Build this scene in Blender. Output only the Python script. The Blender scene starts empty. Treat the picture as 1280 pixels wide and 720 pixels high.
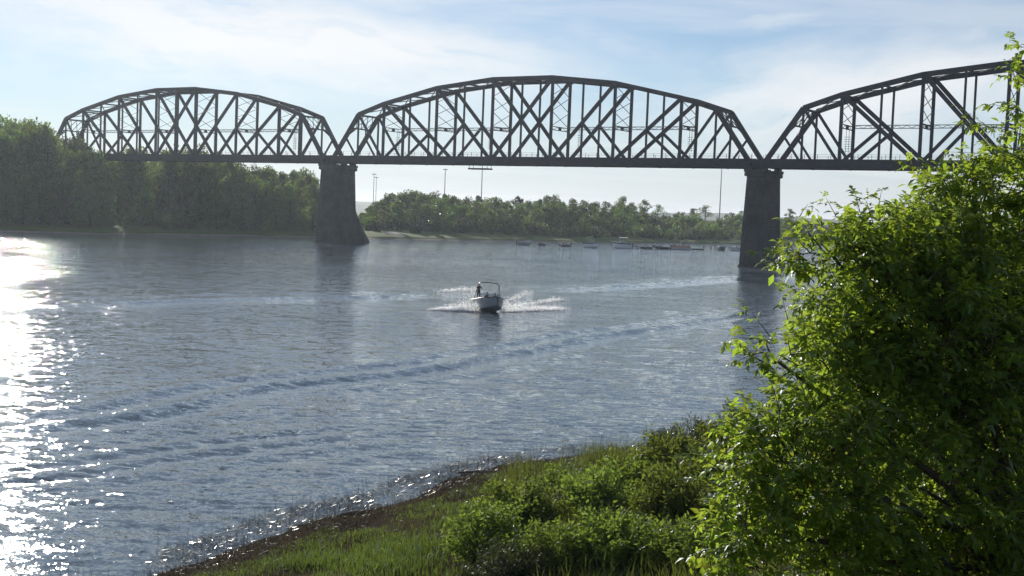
import bpy, bmesh, math, random
import numpy as np
from mathutils import Vector, Matrix, noise as mnoise

random.seed(7)
RNG = np.random.default_rng(11)
SC = bpy.context.scene
COL = SC.collection
R = math.radians

# ------------------------------------------------------------------ camera
F, PITCH, ROLL, EYE = 1592.0, 0.0568, 0.0378, 9.21
cam_d = bpy.data.cameras.new('camera')
cam = bpy.data.objects.new('camera', cam_d)
COL.objects.link(cam)
cam_d.sensor_width = 36.0
cam_d.lens = F / 1280 * 36
cam_d.clip_start = 0.1
cam_d.clip_end = 40000
_F = Vector((0, math.cos(PITCH), -math.sin(PITCH)))
_U0 = Vector((0, math.sin(PITCH), math.cos(PITCH)))
_R0 = Vector((1, 0, 0))
_R = math.cos(ROLL) * _R0 + math.sin(ROLL) * _U0
_U = -math.sin(ROLL) * _R0 + math.cos(ROLL) * _U0
m = Matrix((( _R.x, _U.x, -_F.x, 0), (_R.y, _U.y, -_F.y, 0), (_R.z, _U.z, -_F.z, EYE), (0, 0, 0, 1)))
cam.matrix_world = m
SC.camera = cam


def ray(px, py):
    return (_F + _R * ((px - 640) / F) + _U * (-(py - 360) / F))


def at(px, py, Y):
    d = ray(px, py)
    k = Y / d.y
    return Vector((d.x * k, Y, EYE + d.z * k))


def on_water(px, py, z=0.0):
    d = ray(px, py)
    k = (z - EYE) / d.z
    return Vector((d.x * k, d.y * k, z))


def project(p):
    v = Vector(p) - Vector((0, 0, EYE))
    d = v.dot(_F)
    return 640 + F * v.dot(_R) / d, 360 - F * v.dot(_U) / d


# ------------------------------------------------------------------ sky and sun
SUN_AZ, SUN_EL = R(-22.4), R(19.0)
W = bpy.data.worlds.new('World')
SC.world = W
W.use_nodes = True
nt = W.node_tree
nt.nodes.clear()


class NB:
    """small node-tree helper"""
    def __init__(s, t):
        s.t = t

    def n(s, typ, props=None, **ins):
        o = s.t.nodes.new(typ)
        for k, v in (props or {}).items():
            setattr(o, k, v)
        for k, v in ins.items():
            key = int(k[1:]) if k[0] == 'i' and k[1:].isdigit() else k.replace('_', ' ')
            s.set(o.inputs[key], v)
        return o

    def set(s, inp, v):
        if isinstance(v, bpy.types.NodeSocket):
            s.t.links.new(v, inp)
        else:
            inp.default_value = v

    def math(s, op, a, b=None, c=None, clamp=False):
        o = s.t.nodes.new('ShaderNodeMath')
        o.operation = op
        o.use_clamp = clamp
        for i, v in enumerate((a, b, c)):
            if v is not None:
                s.set(o.inputs[i], v)
        return o.outputs[0]

    def vmath(s, op, a, b=None):
        o = s.t.nodes.new('ShaderNodeVectorMath')
        o.operation = op
        s.set(o.inputs[0], a)
        if b is not None:
            s.set(o.inputs['Scale'] if op == 'SCALE' else o.inputs[1], b)
        return o.outputs[1] if op in ('LENGTH', 'DOT_PRODUCT') else o.outputs[0]

    def mix(s, fac, a, b, typ='MIX'):
        o = s.t.nodes.new('ShaderNodeMix')
        o.data_type = 'RGBA'
        o.blend_type = typ
        s.set(o.inputs[0], fac)
        s.set(o.inputs[6], a)
        s.set(o.inputs[7], b)
        return o.outputs[2]

    def ramp(s, fac, lo, hi):
        o = s.t.nodes.new('ShaderNodeMapRange')
        o.interpolation_type = 'SMOOTHSTEP'
        s.set(o.inputs[0], fac)
        o.inputs[1].default_value = lo
        o.inputs[2].default_value = hi
        return o.outputs[0]

    def noise(s, vec, scale, detail=4, rough=0.55, dist=0.0):
        o = s.n('ShaderNodeTexNoise', None, Vector=vec, Scale=scale, Detail=detail, Roughness=rough, Distortion=dist)
        return o


b = NB(nt)
sky = b.n('ShaderNodeTexSky', dict(sky_type='NISHITA', sun_disc=False, sun_elevation=SUN_EL, sun_rotation=SUN_AZ,
                                   altitude=500, air_density=1.0, dust_density=0.12, ozone_density=2.0))
tc = b.n('ShaderNodeTexCoord')
D = tc.outputs['Generated']
sep = b.n('ShaderNodeSeparateXYZ', None, Vector=D)
dz = b.math('MAXIMUM', sep.outputs[2], 0.0)
den = b.math('ADD', dz, 0.10)
pu = b.math('DIVIDE', sep.outputs[0], den)
pv = b.math('DIVIDE', sep.outputs[1], den)
plane = b.n('ShaderNodeCombineXYZ', None, X=pu, Y=pv, Z=0.0).outputs[0]
# cirrus over the whole sky, as streaks on a high flat layer
mp = b.n('ShaderNodeMapping', None, Vector=plane, Location=(0.7, 2.15, 0.0), Rotation=(0, 0, R(-24)), Scale=(0.45, 1.15, 1)).outputs[0]
warp = b.noise(mp, 1.2, 3, 0.5)
mp2 = b.vmath('ADD', mp, b.vmath('SCALE', b.vmath('SUBTRACT', warp.outputs['Color'], (0.5, 0.5, 0.5)), 0.9))
big = b.noise(mp2, 0.55, 2, 0.5).outputs[0]
fine = b.noise(mp2, 2.2, 7, 0.62).outputs[0]
cm = b.math('ADD', b.math('MULTIPLY', big, 0.68), b.math('MULTIPLY', fine, 0.42))
cloud = b.math('MULTIPLY', b.ramp(cm, 0.53, 0.76), 0.42)
# the two broad cloud banks over the bridge
yy_ = b.math('MAXIMUM', sep.outputs[1], 0.05)
hx = b.math('DIVIDE', sep.outputs[0], yy_)
hz_ = b.math('DIVIDE', sep.outputs[2], yy_)
hv = b.n('ShaderNodeCombineXYZ', None, X=hx, Y=hz_, Z=0.0).outputs[0]
for k, (cx, cz, rx, rz, tilt, amt) in enumerate(((-0.20, 0.132, 0.31, 0.052, -6, 1.0), (0.29, 0.110, 0.20, 0.042, 10, 0.9), (-0.06, 0.172, 0.20, 0.016, 5, 0.6), (0.20, 0.160, 0.05, 0.008, 8, 0.5))):
    q = b.n('ShaderNodeMapping', dict(vector_type='TEXTURE'), Vector=hv, Location=(cx, cz, 0), Rotation=(0, 0, R(tilt)), Scale=(rx, rz, 1)).outputs[0]
    wv = b.noise(b.vmath('MULTIPLY', q, (1.6, 0.8, 1)), 1.1, 4, 0.55)
    q2 = b.vmath('ADD', q, b.vmath('SCALE', b.vmath('SUBTRACT', wv.outputs['Color'], (0.5, 0.5, 0.5)), 1.5))
    g = b.math('SUBTRACT', 1.0, b.ramp(b.vmath('LENGTH', q2), 0.15, 1.45))
    st = b.noise(b.vmath('ADD', b.vmath('MULTIPLY', q2, (0.9, 1.5, 1)), (k * 3.7, 0, 0)), 1.5, 7, 0.6).outputs[0]
    g = b.math('MULTIPLY', b.math('MULTIPLY', g, b.ramp(st, 0.05, 0.52)), amt)
    g = b.math('MULTIPLY', g, b.ramp(sep.outputs[1], 0.2, 0.5))
    cloud = b.math('MAXIMUM', cloud, g)
cloud = b.math('MULTIPLY', cloud, 0.90)
# thin veil, seen through more and more air towards the horizon
veil = b.math('POWER', b.math('SUBTRACT', 1.0, b.ramp(dz, 0.0, 0.16)), 1.3)
luma = b.n('ShaderNodeRGBToBW', None, Color=sky.outputs[0]).outputs[0]
lum2 = b.math('ADD', b.math('MULTIPLY', luma, 0.14), 10.6)
white = b.n('ShaderNodeCombineColor', None, Red=b.math('MULTIPLY', lum2, 1.0), Green=lum2,
            Blue=b.math('MULTIPLY', lum2, 1.0)).outputs[0]
blue = b.mix(1.0, sky.outputs[0], (0.75, 0.93, 1.12, 1), 'MULTIPLY')
lum3 = b.math('ADD', b.math('MULTIPLY', luma, 0.12), 8.0)
pale = b.n('ShaderNodeCombineColor', None, Red=b.math('MULTIPLY', lum3, 0.96), Green=lum3, Blue=b.math('MULTIPLY', lum3, 1.05)).outputs[0]
skyc = b.mix(b.math('MAXIMUM', b.math('MULTIPLY', veil, 0.9), 0.20), blue, pale)
skyc = b.mix(cloud, skyc, white)
bg = b.n('ShaderNodeBackground', None, Color=skyc, Strength=0.076)
wo = b.n('ShaderNodeOutputWorld', None, Surface=bg.outputs[0])

sd = bpy.data.lights.new('sun', 'SUN')
sd.energy = 5.0
sd.angle = R(0.53)
sd.color = (1.0, 0.93, 0.82)
sun = bpy.data.objects.new('sun', sd)
COL.objects.link(sun)
SUN_DIR = Vector((math.sin(SUN_AZ) * math.cos(SUN_EL), math.cos(SUN_AZ) * math.cos(SUN_EL), math.sin(SUN_EL)))
sun.rotation_euler = SUN_DIR.to_track_quat('Z', 'Y').to_euler()
sun.location = (0, 0, 120)

SC.view_settings.view_transform = 'Standard'
SC.view_settings.look = 'None'
SC.view_settings.gamma = 1
SC.view_settings.exposure = 0.12
SC.render.engine = 'CYCLES'
SC.cycles.max_bounces = 8
SC.cycles.transparent_max_bounces = 6
SC.cycles.volume_bounces = 0
SC.cycles.sample_clamp_indirect = 6
SC.cycles.caustics_reflective = False
SC.cycles.caustics_refractive = False

# ------------------------------------------------------------------ materials
MATS = {}
HAZE = 0.00012


def new_mat(name):
    mt = bpy.data.materials.new(name)
    mt.use_nodes = True
    mt.node_tree.nodes.clear()
    MATS[name] = mt
    return mt, NB(mt.node_tree)


def simple(name, col, rough=0.6, var=0.15, scale=3.0, metal=0.0, spec=0.5, bump=0.0, col2=None):
    mt, b = new_mat(name)
    co = b.n('ShaderNodeTexCoord').outputs['Object']
    ns = b.noise(co, scale, 5, 0.6)
    c2 = col2 or tuple(c * (1 - var * 2) for c in col)
    c = b.mix(b.ramp(ns.outputs[0], 0.3, 0.7), (*c2, 1), (*col, 1))
    rg = b.math('ADD', b.math('MULTIPLY', ns.outputs[0], 0.2), rough - 0.1)
    p = b.n('ShaderNodeBsdfPrincipled', None, Base_Color=c, Roughness=rg, Metallic=metal)
    p.inputs['Specular IOR Level'].default_value = spec
    if bump:
        bp = b.n('ShaderNodeBump', None, Strength=0.6, Distance=bump, Height=ns.outputs[0])
        b.set(p.inputs['Normal'], bp.outputs[0])
    b.n('ShaderNodeOutputMaterial', None, Surface=p.outputs[0])
    return mt


def leaf_mat(name, col, trans, gloss=0.35, hue=0.06, per='island', rough=0.4, tfac=0.45):
    """two-sided leaf: diffuse + translucent + a thin gloss, tint varied leaf by leaf"""
    mt, b = new_mat(name)
    geo = b.n('ShaderNodeNewGeometry')
    oi = b.n('ShaderNodeObjectInfo')
    rnd = geo.outputs['Random Per Island'] if per == 'island' else oi.outputs['Random']
    r2 = oi.outputs['Random']
    v = b.math('ADD', b.math('MULTIPLY', rnd, 0.5), 0.72)
    v = b.math('MULTIPLY', v, b.math('ADD', b.math('MULTIPLY', r2, 0.7), 0.65))
    hshift = b.math('ADD', b.math('MULTIPLY', b.math('SUBTRACT', r2, 0.5), hue), 0.5)
    hshift = b.math('ADD', hshift, b.math('MULTIPLY', b.math('SUBTRACT', rnd, 0.5), hue * 0.6))
    h1 = b.n('ShaderNodeHueSaturation', None, Hue=hshift, Saturation=1.0, Value=v, Color=(*col, 1)).outputs[0]
    h2 = b.n('ShaderNodeHueSaturation', None, Hue=hshift, Saturation=1.0, Value=v, Color=(*trans, 1)).outputs[0]
    dif = b.n('ShaderNodeBsdfDiffuse', None, Color=h1)
    trn = b.n('ShaderNodeBsdfTranslucent', None, Color=h2)
    mx = b.n('ShaderNodeMixShader', None, i0=tfac, i1=dif.outputs[0], i2=trn.outputs[0])
    if gloss:
        gl = b.n('ShaderNodeBsdfGlossy', None, Color=(0.9, 0.95, 1, 1), Roughness=rough)
        fr = b.n('ShaderNodeFresnel', None, IOR=1.38)
        mx = b.n('ShaderNodeMixShader', None, i0=b.math('MULTIPLY', fr.outputs[0], gloss), i1=mx.outputs[0], i2=gl.outputs[0])
    b.n('ShaderNodeOutputMaterial', None, Surface=mx.outputs[0])
    return mt


simple('steel', (0.042, 0.047, 0.058), 0.6, 0.2, 0.6, 0.0, 0.25, col2=(0.034, 0.030, 0.030))
simple('galvanised', (0.35, 0.36, 0.37), 0.5, 0.1, 1.0)
simple('timber', (0.09, 0.075, 0.06), 0.85, 0.2, 2.0)
simple('bark', (0.11, 0.085, 0.06), 0.9, 0.25, 4.0, bump=0.02)
simple('bark_pale', (0.17, 0.14, 0.11), 0.9, 0.25, 2.0, bump=0.02)
simple('twig', (0.10, 0.075, 0.04), 0.7, 0.2, 10)
simple('gelcoat', (0.78, 0.79, 0.80), 0.25, 0.05, 0.8)
simple('gelcoat_grey', (0.17, 0.19, 0.22), 0.3, 0.05, 0.8)
simple('gelcoat_dark', (0.06, 0.08, 0.12), 0.25, 0.05, 0.8)
simple('gelcoat_pink', (0.45, 0.22, 0.18), 0.3, 0.05, 0.8)
simple('vinyl', (0.55, 0.53, 0.48), 0.5, 0.1, 4)
simple('canvas_green', (0.03, 0.07, 0.055), 0.8, 0.15, 4)
simple('canvas_tan', (0.30, 0.26, 0.19), 0.8, 0.15, 4)
simple('canvas_blue', (0.05, 0.09, 0.18), 0.8, 0.15, 4)
simple('rubber', (0.02, 0.02, 0.022), 0.5, 0.1, 4)
simple('aluminium', (0.45, 0.46, 0.48), 0.35, 0.05, 3, metal=0.9)
simple('tower_black', (0.03, 0.03, 0.035), 0.35, 0.05, 3)
simple('skin', (0.42, 0.25, 0.17), 0.55, 0.06, 20)
simple('hair', (0.03, 0.022, 0.015), 0.6, 0.1, 60)
simple('cloth_dark', (0.035, 0.035, 0.045), 0.85, 0.1, 20)
simple('cloth_white', (0.75, 0.75, 0.74), 0.8, 0.05, 20)
simple('cloth_red', (0.30, 0.05, 0.05), 0.85, 0.1, 20)
simple('cloth_blue', (0.06, 0.10, 0.22), 0.85, 0.1, 20)
simple('shed_wall', (0.40, 0.40, 0.40), 0.8, 0.1, 0.5)
simple('shed_roof', (0.12, 0.12, 0.13), 0.6, 0.1, 0.5)
simple('driftwood', (0.20, 0.17, 0.14), 0.85, 0.25, 3, bump=0.01)

leaf_mat('leaf_near', (0.085, 0.135, 0.024), (0.38, 0.49, 0.048), gloss=0.06, hue=0.04, rough=0.42, tfac=0.58)
leaf_mat('leaf_shrub', (0.090, 0.125, 0.030), (0.26, 0.34, 0.045), gloss=0.06, hue=0.03, rough=0.45)
leaf_mat('leaf_willow', (0.075, 0.095, 0.045), (0.13, 0.17, 0.05), gloss=0.2, hue=0.04, rough=0.4)
leaf_mat('leaf_wood', (0.075, 0.120, 0.030), (0.22, 0.30, 0.045), gloss=0.1, hue=0.05)
leaf_mat('leaf_far', (0.070, 0.105, 0.028), (0.18, 0.24, 0.04), gloss=0.1, hue=0.06)
leaf_mat('grass_blade', (0.070, 0.098, 0.022), (0.165, 0.205, 0.03), gloss=0.3, hue=0.07)
leaf_mat('straw', (0.12, 0.095, 0.05), (0.09, 0.07, 0.03), gloss=0.15, hue=0.02)
leaf_mat('weed', (0.075, 0.100, 0.026), (0.17, 0.21, 0.035), gloss=0.1, hue=0.05)
leaf_mat('litter', (0.070, 0.058, 0.038), (0.05, 0.038, 0.02), gloss=0.1, hue=0.02)
leaf_mat('scrub', (0.075, 0.085, 0.035), (0.09, 0.10, 0.03), gloss=0.2, hue=0.05)

# wet dead reeds: dark and shiny
mt, b = new_mat('wet_reed')
gi = b.n('ShaderNodeNewGeometry').outputs['Random Per Island']
c = b.mix(gi, (0.035, 0.028, 0.02, 1), (0.14, 0.11, 0.07, 1))
p = b.n('ShaderNodeBsdfPrincipled', None, Base_Color=c, Roughness=0.22)
b.n('ShaderNodeOutputMaterial', None, Surface=p.outputs[0])

# masonry of the piers
mt, b = new_mat('pier_stone')
co = b.n('ShaderNodeTexCoord').outputs['Object']
ns = b.noise(co, 0.35, 6, 0.6).outputs[0]
ns2 = b.noise(b.vmath('MULTIPLY', co, (1, 1, 2.2)), 1.3, 3, 0.6).outputs[0]
c = b.mix(b.ramp(ns, 0.35, 0.65), (0.050, 0.049, 0.049, 1), (0.085, 0.080, 0.074, 1))
c = b.mix(b.math('MULTIPLY', b.ramp(ns2, 0.45, 0.75), 0.5), c, (0.034, 0.033, 0.033, 1))
bp = b.n('ShaderNodeBump', None, Strength=0.8, Distance=0.08, Height=ns2)
p = b.n('ShaderNodeBsdfPrincipled', None, Base_Color=c, Roughness=0.9, Normal=bp.outputs[0])
b.n('ShaderNodeOutputMaterial', None, Surface=p.outputs[0])

# glass
mt, b = new_mat('glass')
gl = b.n('ShaderNodeBsdfGlossy', None, Color=(0.9, 0.95, 1, 1), Roughness=0.03)
tr = b.n('ShaderNodeBsdfTransparent', None, Color=(0.55, 0.62, 0.66, 1))
fr = b.n('ShaderNodeFresnel', None, IOR=1.5)
mx = b.n('ShaderNodeMixShader', None, i0=fr.outputs[0], i1=tr.outputs[0], i2=gl.outputs[0])
b.n('ShaderNodeOutputMaterial', None, Surface=mx.outputs[0])

# foam
mt, b = new_mat('foam')
ns = b.noise(b.n('ShaderNodeTexCoord').outputs['Object'], 2.5, 5, 0.65).outputs[0]
dif = b.n('ShaderNodeBsdfDiffuse', None, Color=b.mix(b.ramp(ns, 0.3, 0.6), (0.86, 0.88, 0.89, 1), (0.96, 0.96, 0.96, 1)))
trn = b.n('ShaderNodeBsdfTranslucent', None, Color=(0.96, 0.96, 0.96, 1))
mx = b.n('ShaderNodeMixShader', None, i0=0.5, i1=dif.outputs[0], i2=trn.outputs[0])
b.n('ShaderNodeOutputMaterial', None, Surface=mx.outputs[0])

# water: slope field straight into the normal, so ripples keep their slopes at any distance
mt, b = new_mat('water')
geo = b.n('ShaderNodeNewGeometry')
pos = geo.outputs['Position']
n1 = b.noise(b.vmath('MULTIPLY', pos, (0.45, 1.0, 1.0)), 0.9, 3, 0.55).outputs['Color']
n2 = b.noise(b.vmath('MULTIPLY', pos, (0.5, 1.0, 1.0)), 3.2, 3, 0.6).outputs['Color']
n3 = b.noise(b.vmath('MULTIPLY', pos, (0.7, 1.0, 1.0)), 12.0, 2, 0.6).outputs['Color']
gust = b.ramp(b.noise(b.vmath('MULTIPLY', pos, (0.6, 1.0, 1.0)), 0.035, 3, 0.55).outputs[0], 0.3, 0.7)
gs = b.math('ADD', b.math('MULTIPLY', gust, 0.5), 0.75)
half = (0.5, 0.5, 0.5)
sl = b.vmath('SCALE', b.vmath('SUBTRACT', n1, half), 0.18)
sl = b.vmath('ADD', sl, b.vmath('SCALE', b.vmath('SUBTRACT', n2, half), 0.50))
sl = b.vmath('ADD', sl, b.vmath('SCALE', b.vmath('SUBTRACT', n3, half), 0.48))
# a few steep cat's-paw facets throw the stray glints far from the sun's path
n4 = b.noise(pos, 5.0, 2, 0.5).outputs['Color']
cat = b.ramp(b.noise(pos, 1.3, 2, 0.5).outputs[0], 0.60, 0.72)
sl = b.vmath('ADD', sl, b.vmath('SCALE', b.vmath('SUBTRACT', n4, half), b.math('MULTIPLY', cat, 1.5)))
sl = b.vmath('SCALE', b.vmath('MULTIPLY', sl, (0.78, 1.1, 0.0)), gs)
nn = b.vmath('NORMALIZE', b.vmath('ADD', geo.outputs['Normal'], sl))
p = b.n('ShaderNodeBsdfPrincipled', None, Base_Color=(0.130, 0.160, 0.175, 1), Roughness=0.035, IOR=1.333, Normal=nn)
b.n('ShaderNodeOutputMaterial', None, Surface=p.outputs[0])

# earth on the near bank: grass-covered soil inland, mud and wrack by the water
mt, b = new_mat('near_ground')
geo = b.n('ShaderNodeNewGeometry')
pos = geo.outputs['Position']
hz = b.n('ShaderNodeSeparateXYZ', None, Vector=pos).outputs[2]
ns = b.noise(pos, 0.6, 6, 0.6).outputs[0]
ns2 = b.noise(pos, 6.0, 4, 0.6).outputs[0]
hh = b.math('ADD', hz, b.math('MULTIPLY', b.math('SUBTRACT', ns, 0.5), 0.35))
soil = b.mix(ns2, (0.035, 0.028, 0.021, 1), (0.07, 0.057, 0.040, 1))
turf = b.mix(b.ramp(ns, 0.4, 0.62), (0.035, 0.042, 0.016, 1), (0.070, 0.058, 0.032, 1))
c = b.mix(b.ramp(hh, 0.30, 0.55), soil, turf)
rg = b.math('ADD', b.math('MULTIPLY', b.ramp(hz, 0.02, 0.25), 0.40), 0.55)
bp = b.n('ShaderNodeBump', None, Strength=0.5, Distance=0.04, Height=ns2)
p = b.n('ShaderNodeBsdfDiffuse', None, Color=c, Normal=bp.outputs[0])
b.n('ShaderNodeOutputMaterial', None, Surface=p.outputs[0])

# far bank: sand and mud at the edge, grass, drier levee
mt, b = new_mat('far_ground')
geo = b.n('ShaderNodeNewGeometry')
pos = geo.outputs['Position']
hz = b.n('ShaderNodeSeparateXYZ', None, Vector=pos).outputs[2]
ns = b.noise(pos, 0.05, 6, 0.65).outputs[0]
ns2 = b.noise(pos, 0.4, 5, 0.6).outputs[0]
hh = b.math('ADD', hz, b.math('MULTIPLY', b.math('SUBTRACT', ns, 0.5), 0.9))
sand = b.mix(ns2, (0.13, 0.11, 0.085, 1), (0.25, 0.22, 0.17, 1))
turf = b.mix(b.ramp(ns2, 0.3, 0.7), (0.060, 0.095, 0.024, 1), (0.095, 0.125, 0.034, 1))
c = b.mix(b.ramp(hh, 0.20, 0.50), sand, turf)
p = b.n('ShaderNodeBsdfPrincipled', None, Base_Color=c, Roughness=0.9)
p.inputs['Specular IOR Level'].default_value = 0.1
b.n('ShaderNodeOutputMaterial', None, Surface=p.outputs[0])

mt, b = new_mat('hill_grass')
geo = b.n('ShaderNodeNewGeometry')
ns = b.noise(geo.outputs['Position'], 0.004, 6, 0.65).outputs[0]
c = b.mix(b.ramp(ns, 0.4, 0.6), (0.055, 0.075, 0.035, 1), (0.12, 0.125, 0.06, 1))
p = b.n('ShaderNodeBsdfPrincipled', None, Base_Color=c, Roughness=0.95)
p.inputs['Specular IOR Level'].default_value = 0.1
b.n('ShaderNodeOutputMaterial', None, Surface=p.outputs[0])

simple('sand', (0.42, 0.38, 0.31), 0.9, 0.08, 0.3)


# ------------------------------------------------------------------ mesh helpers
class MB:
    """collects geometry, links it as ONE mesh object"""
    def __init__(s):
        s.v, s.f, s.mi = [], [], []

    def add(s, vs, fs, mi=0):
        o = len(s.v)
        s.v.extend(vs)
        s.f.extend([tuple(i + o for i in f) for f in fs])
        s.mi.extend([mi] * len(fs))
        return s

    def bar(s, p, q, w, h, up=(0, 0, 1), mi=0):
        p, q = Vector(p), Vector(q)
        d = (q - p).normalized()
        u = Vector(up)
        if abs(d.dot(u)) > 0.98:
            u = Vector((0, 1, 0)) if abs(d.y) < 0.9 else Vector((1, 0, 0))
        sd_ = d.cross(u).normalized()
        u = sd_.cross(d)
        vs = []
        for c in (p, q):
            for a, b_ in ((-1, -1), (1, -1), (1, 1), (-1, 1)):
                vs.append(c + sd_ * (a * w / 2) + u * (b_ * h / 2))
        return s.add(vs, [(0, 1, 2, 3), (7, 6, 5, 4), (4, 5, 1, 0), (5, 6, 2, 1), (6, 7, 3, 2), (7, 4, 0, 3)], mi)

    def box(s, c, d, mi=0):
        x, y, z = c
        return s.bar((x - d[0] / 2, y, z), (x + d[0] / 2, y, z), d[1], d[2], (0, 0, 1), mi)

    def tube(s, pts, rad, n=6, mi=0, cap=True):
        pts = [Vector(p) for p in pts]
        rad = rad if hasattr(rad, '__len__') else [rad] * len(pts)
        vs, fs = [], []
        ref = Vector((0.31, 0.17, 0.93))
        for i, p in enumerate(pts):
            d = (pts[min(i + 1, len(pts) - 1)] - pts[max(i - 1, 0)]).normalized()
            r_ = ref if abs(d.dot(ref)) < 0.95 else Vector((1, 0, 0))
            a = d.cross(r_).normalized()
            c = d.cross(a)
            for k in range(n):
                t = 2 * math.pi * k / n
                vs.append(p + (a * math.cos(t) + c * math.sin(t)) * rad[i])
        for i in range(len(pts) - 1):
            for k in range(n):
                k2 = (k + 1) % n
                fs.append((i * n + k, i * n + k2, (i + 1) * n + k2, (i + 1) * n + k))
        if cap:
            fs.append(tuple(range(n - 1, -1, -1)))
            fs.append(tuple((len(pts) - 1) * n + k for k in range(n)))
        return s.add(vs, fs, mi)

    def mesh(s, name, mats, smooth=False):
        me = bpy.data.meshes.new(name)
        me.from_pydata([tuple(v) for v in s.v], [], s.f)
        for mn in (mats if isinstance(mats, (list, tuple)) else [mats]):
            me.materials.append(MATS[mn])
        if any(s.mi):
            me.polygons.foreach_set('material_index', s.mi)
        if smooth:
            me.polygons.foreach_set('use_smooth', [True] * len(me.polygons))
        me.update()
        return me

    def build(s, name, mats, parent=None, smooth=False):
        return link(name, s.mesh(name, mats, smooth), parent)


def link(name, data, parent=None, loc=None, rot=None, scale=None):
    o = bpy.data.objects.new(name, data)
    COL.objects.link(o)
    if parent is not None:
        o.parent = parent
    if loc is not None:
        o.location = loc
    if rot is not None:
        o.rotation_euler = rot
    if scale is not None:
        o.scale = scale if hasattr(scale, '__len__') else (scale,) * 3
    return o


def tag(o, label=None, cat=None, group=None, kind=None):
    if label: o['label'] = label
    if cat: o['category'] = cat
    if group: o['group'] = group
    if kind: o['kind'] = kind
    return o


def np_mesh(name, V, Fc, mat, smooth=False):
    """mesh from numpy arrays; Fc is (n,3) or (n,4)"""
    me = bpy.data.meshes.new(name)
    n, k = Fc.shape
    me.vertices.add(len(V))
    me.vertices.foreach_set('co', np.ascontiguousarray(V, dtype=np.float32).ravel())
    me.loops.add(n * k)
    me.loops.foreach_set('vertex_index', np.ascontiguousarray(Fc, dtype=np.int32).ravel())
    me.polygons.add(n)
    me.polygons.foreach_set('loop_start', np.arange(0, n * k, k, dtype=np.int32))
    try:
        me.polygons.foreach_set('loop_total', np.full(n, k, dtype=np.int32))
    except Exception:
        pass
    me.materials.append(MATS[mat])
    if smooth:
        me.polygons.foreach_set('use_smooth', np.ones(n, dtype=bool))
    me.update(calc_edges=True)
    return me


def grid_faces(nr, nc):
    i = np.arange((nr - 1) * nc).reshape(nr - 1, nc)[:, :-1].ravel()
    return np.stack([i, i + 1, i + nc + 1, i + nc], 1)


def copy_tree(o, parent=None):
    c = o.copy()
    COL.objects.link(c)
    c.parent = parent
    for ch in list(o.children):
        copy_tree(ch, c)
    return c


# ------------------------------------------------------------------ setting: banks
# near shoreline (wet edge of the land) seen in the photograph, dropped on the water plane
NS = [Vector((-75, -60, 0)), Vector((-38, -25, 0)), Vector((-22, 6, 0))]
for q in ((60, 768), (193, 718), (324, 678), (390, 648), (455, 635), (514, 622), (552, 600), (631, 580), (713, 571), (779, 562), (880, 541), (960, 522)):
    NS.append(on_water(*q))
NS += [Vector((24, 78, 0)), Vector((50, 120, 0)), Vector((100, 172, 0)), Vector((150, 214, 0)), Vector((240, 290, 0)), Vector((420, 420, 0))]
NSA = np.array([(v.x, v.y) for v in NS])


def shore_q(X, Y):
    """signed distance to the near shoreline, positive on land (camera side)"""
    best = np.full(X.shape, 1e9)
    sign = np.ones(X.shape)
    for (ax, ay), (bx, by) in zip(NSA[:-1], NSA[1:]):
        dx, dy = bx - ax, by - ay
        L2 = dx * dx + dy * dy
        t = np.clip(((X - ax) * dx + (Y - ay) * dy) / L2, 0, 1)
        ex, ey = X - (ax + t * dx), Y - (ay + t * dy)
        d = np.hypot(ex, ey)
        cr = dx * (Y - ay) - dy * (X - ax)     # left of travel = water
        upd = d < best
        sign = np.where(upd, np.where(cr > 0, -1.0, 1.0), sign)
        best = np.where(upd, d, best)
    return best * sign


def vnoise(X, Y, s, seed=0.0):
    """cheap smooth value noise in numpy"""
    x, y = X / s + seed * 17.3, Y / s - seed * 9.1
    xi, yi = np.floor(x), np.floor(y)
    fx, fy = x - xi, y - yi
    fx, fy = fx * fx * (3 - 2 * fx), fy * fy * (3 - 2 * fy)

    def h(a, c):
        t = np.sin(a * 127.1 + c * 311.7 + seed * 74.7) * 43758.5453
        return t - np.floor(t)
    return (h(xi, yi) * (1 - fx) + h(xi + 1, yi) * fx) * (1 - fy) + (h(xi, yi + 1) * (1 - fx) + h(xi + 1, yi + 1) * fx) * fy - 0.5


def near_z(X, Y):
    q = shore_q(X, Y)
    z = np.interp(q, [-40, -6, -2, 0, 1.5, 4, 10, 13, 22, 30, 80], [-4, -0.7, -0.25, 0, 0.22, 0.55, 1.05, 1.5, 6.2, 7.5, 8.5])
    amp = np.interp(q, [-3, 0, 4], [0.02, 0.10, 0.35])
    return z + amp * (vnoise(X, Y, 3.1, 1) * 0.6 + vnoise(X, Y, 1.1, 2) * 0.4)


def nz(x, y):
    return float(near_z(np.array([float(x)]), np.array([float(y)]))[0])


def ax(parts):
    return np.unique(np.concatenate([np.arange(*p) for p in parts]))


gx = ax([(-120, -40, 8), (-40, -14, 1.5), (-14, 26, 0.35), (26, 70, 2), (70, 460, 10)])
gy = ax([(-120, -10, 8), (-10, 20, 1.2), (20, 64, 0.35), (64, 110, 2), (110, 460, 10)])
GX, GY = np.meshgrid(gx, gy)
GZ = near_z(GX, GY)
me = np_mesh('near_bank', np.stack([GX, GY, GZ], -1).reshape(-1, 3), grid_faces(len(gy), len(gx)), 'near_ground', True)
tag(link('near_bank', me), 'muddy grassed river bank sloping down below the camera', 'river bank', kind='structure')

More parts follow.
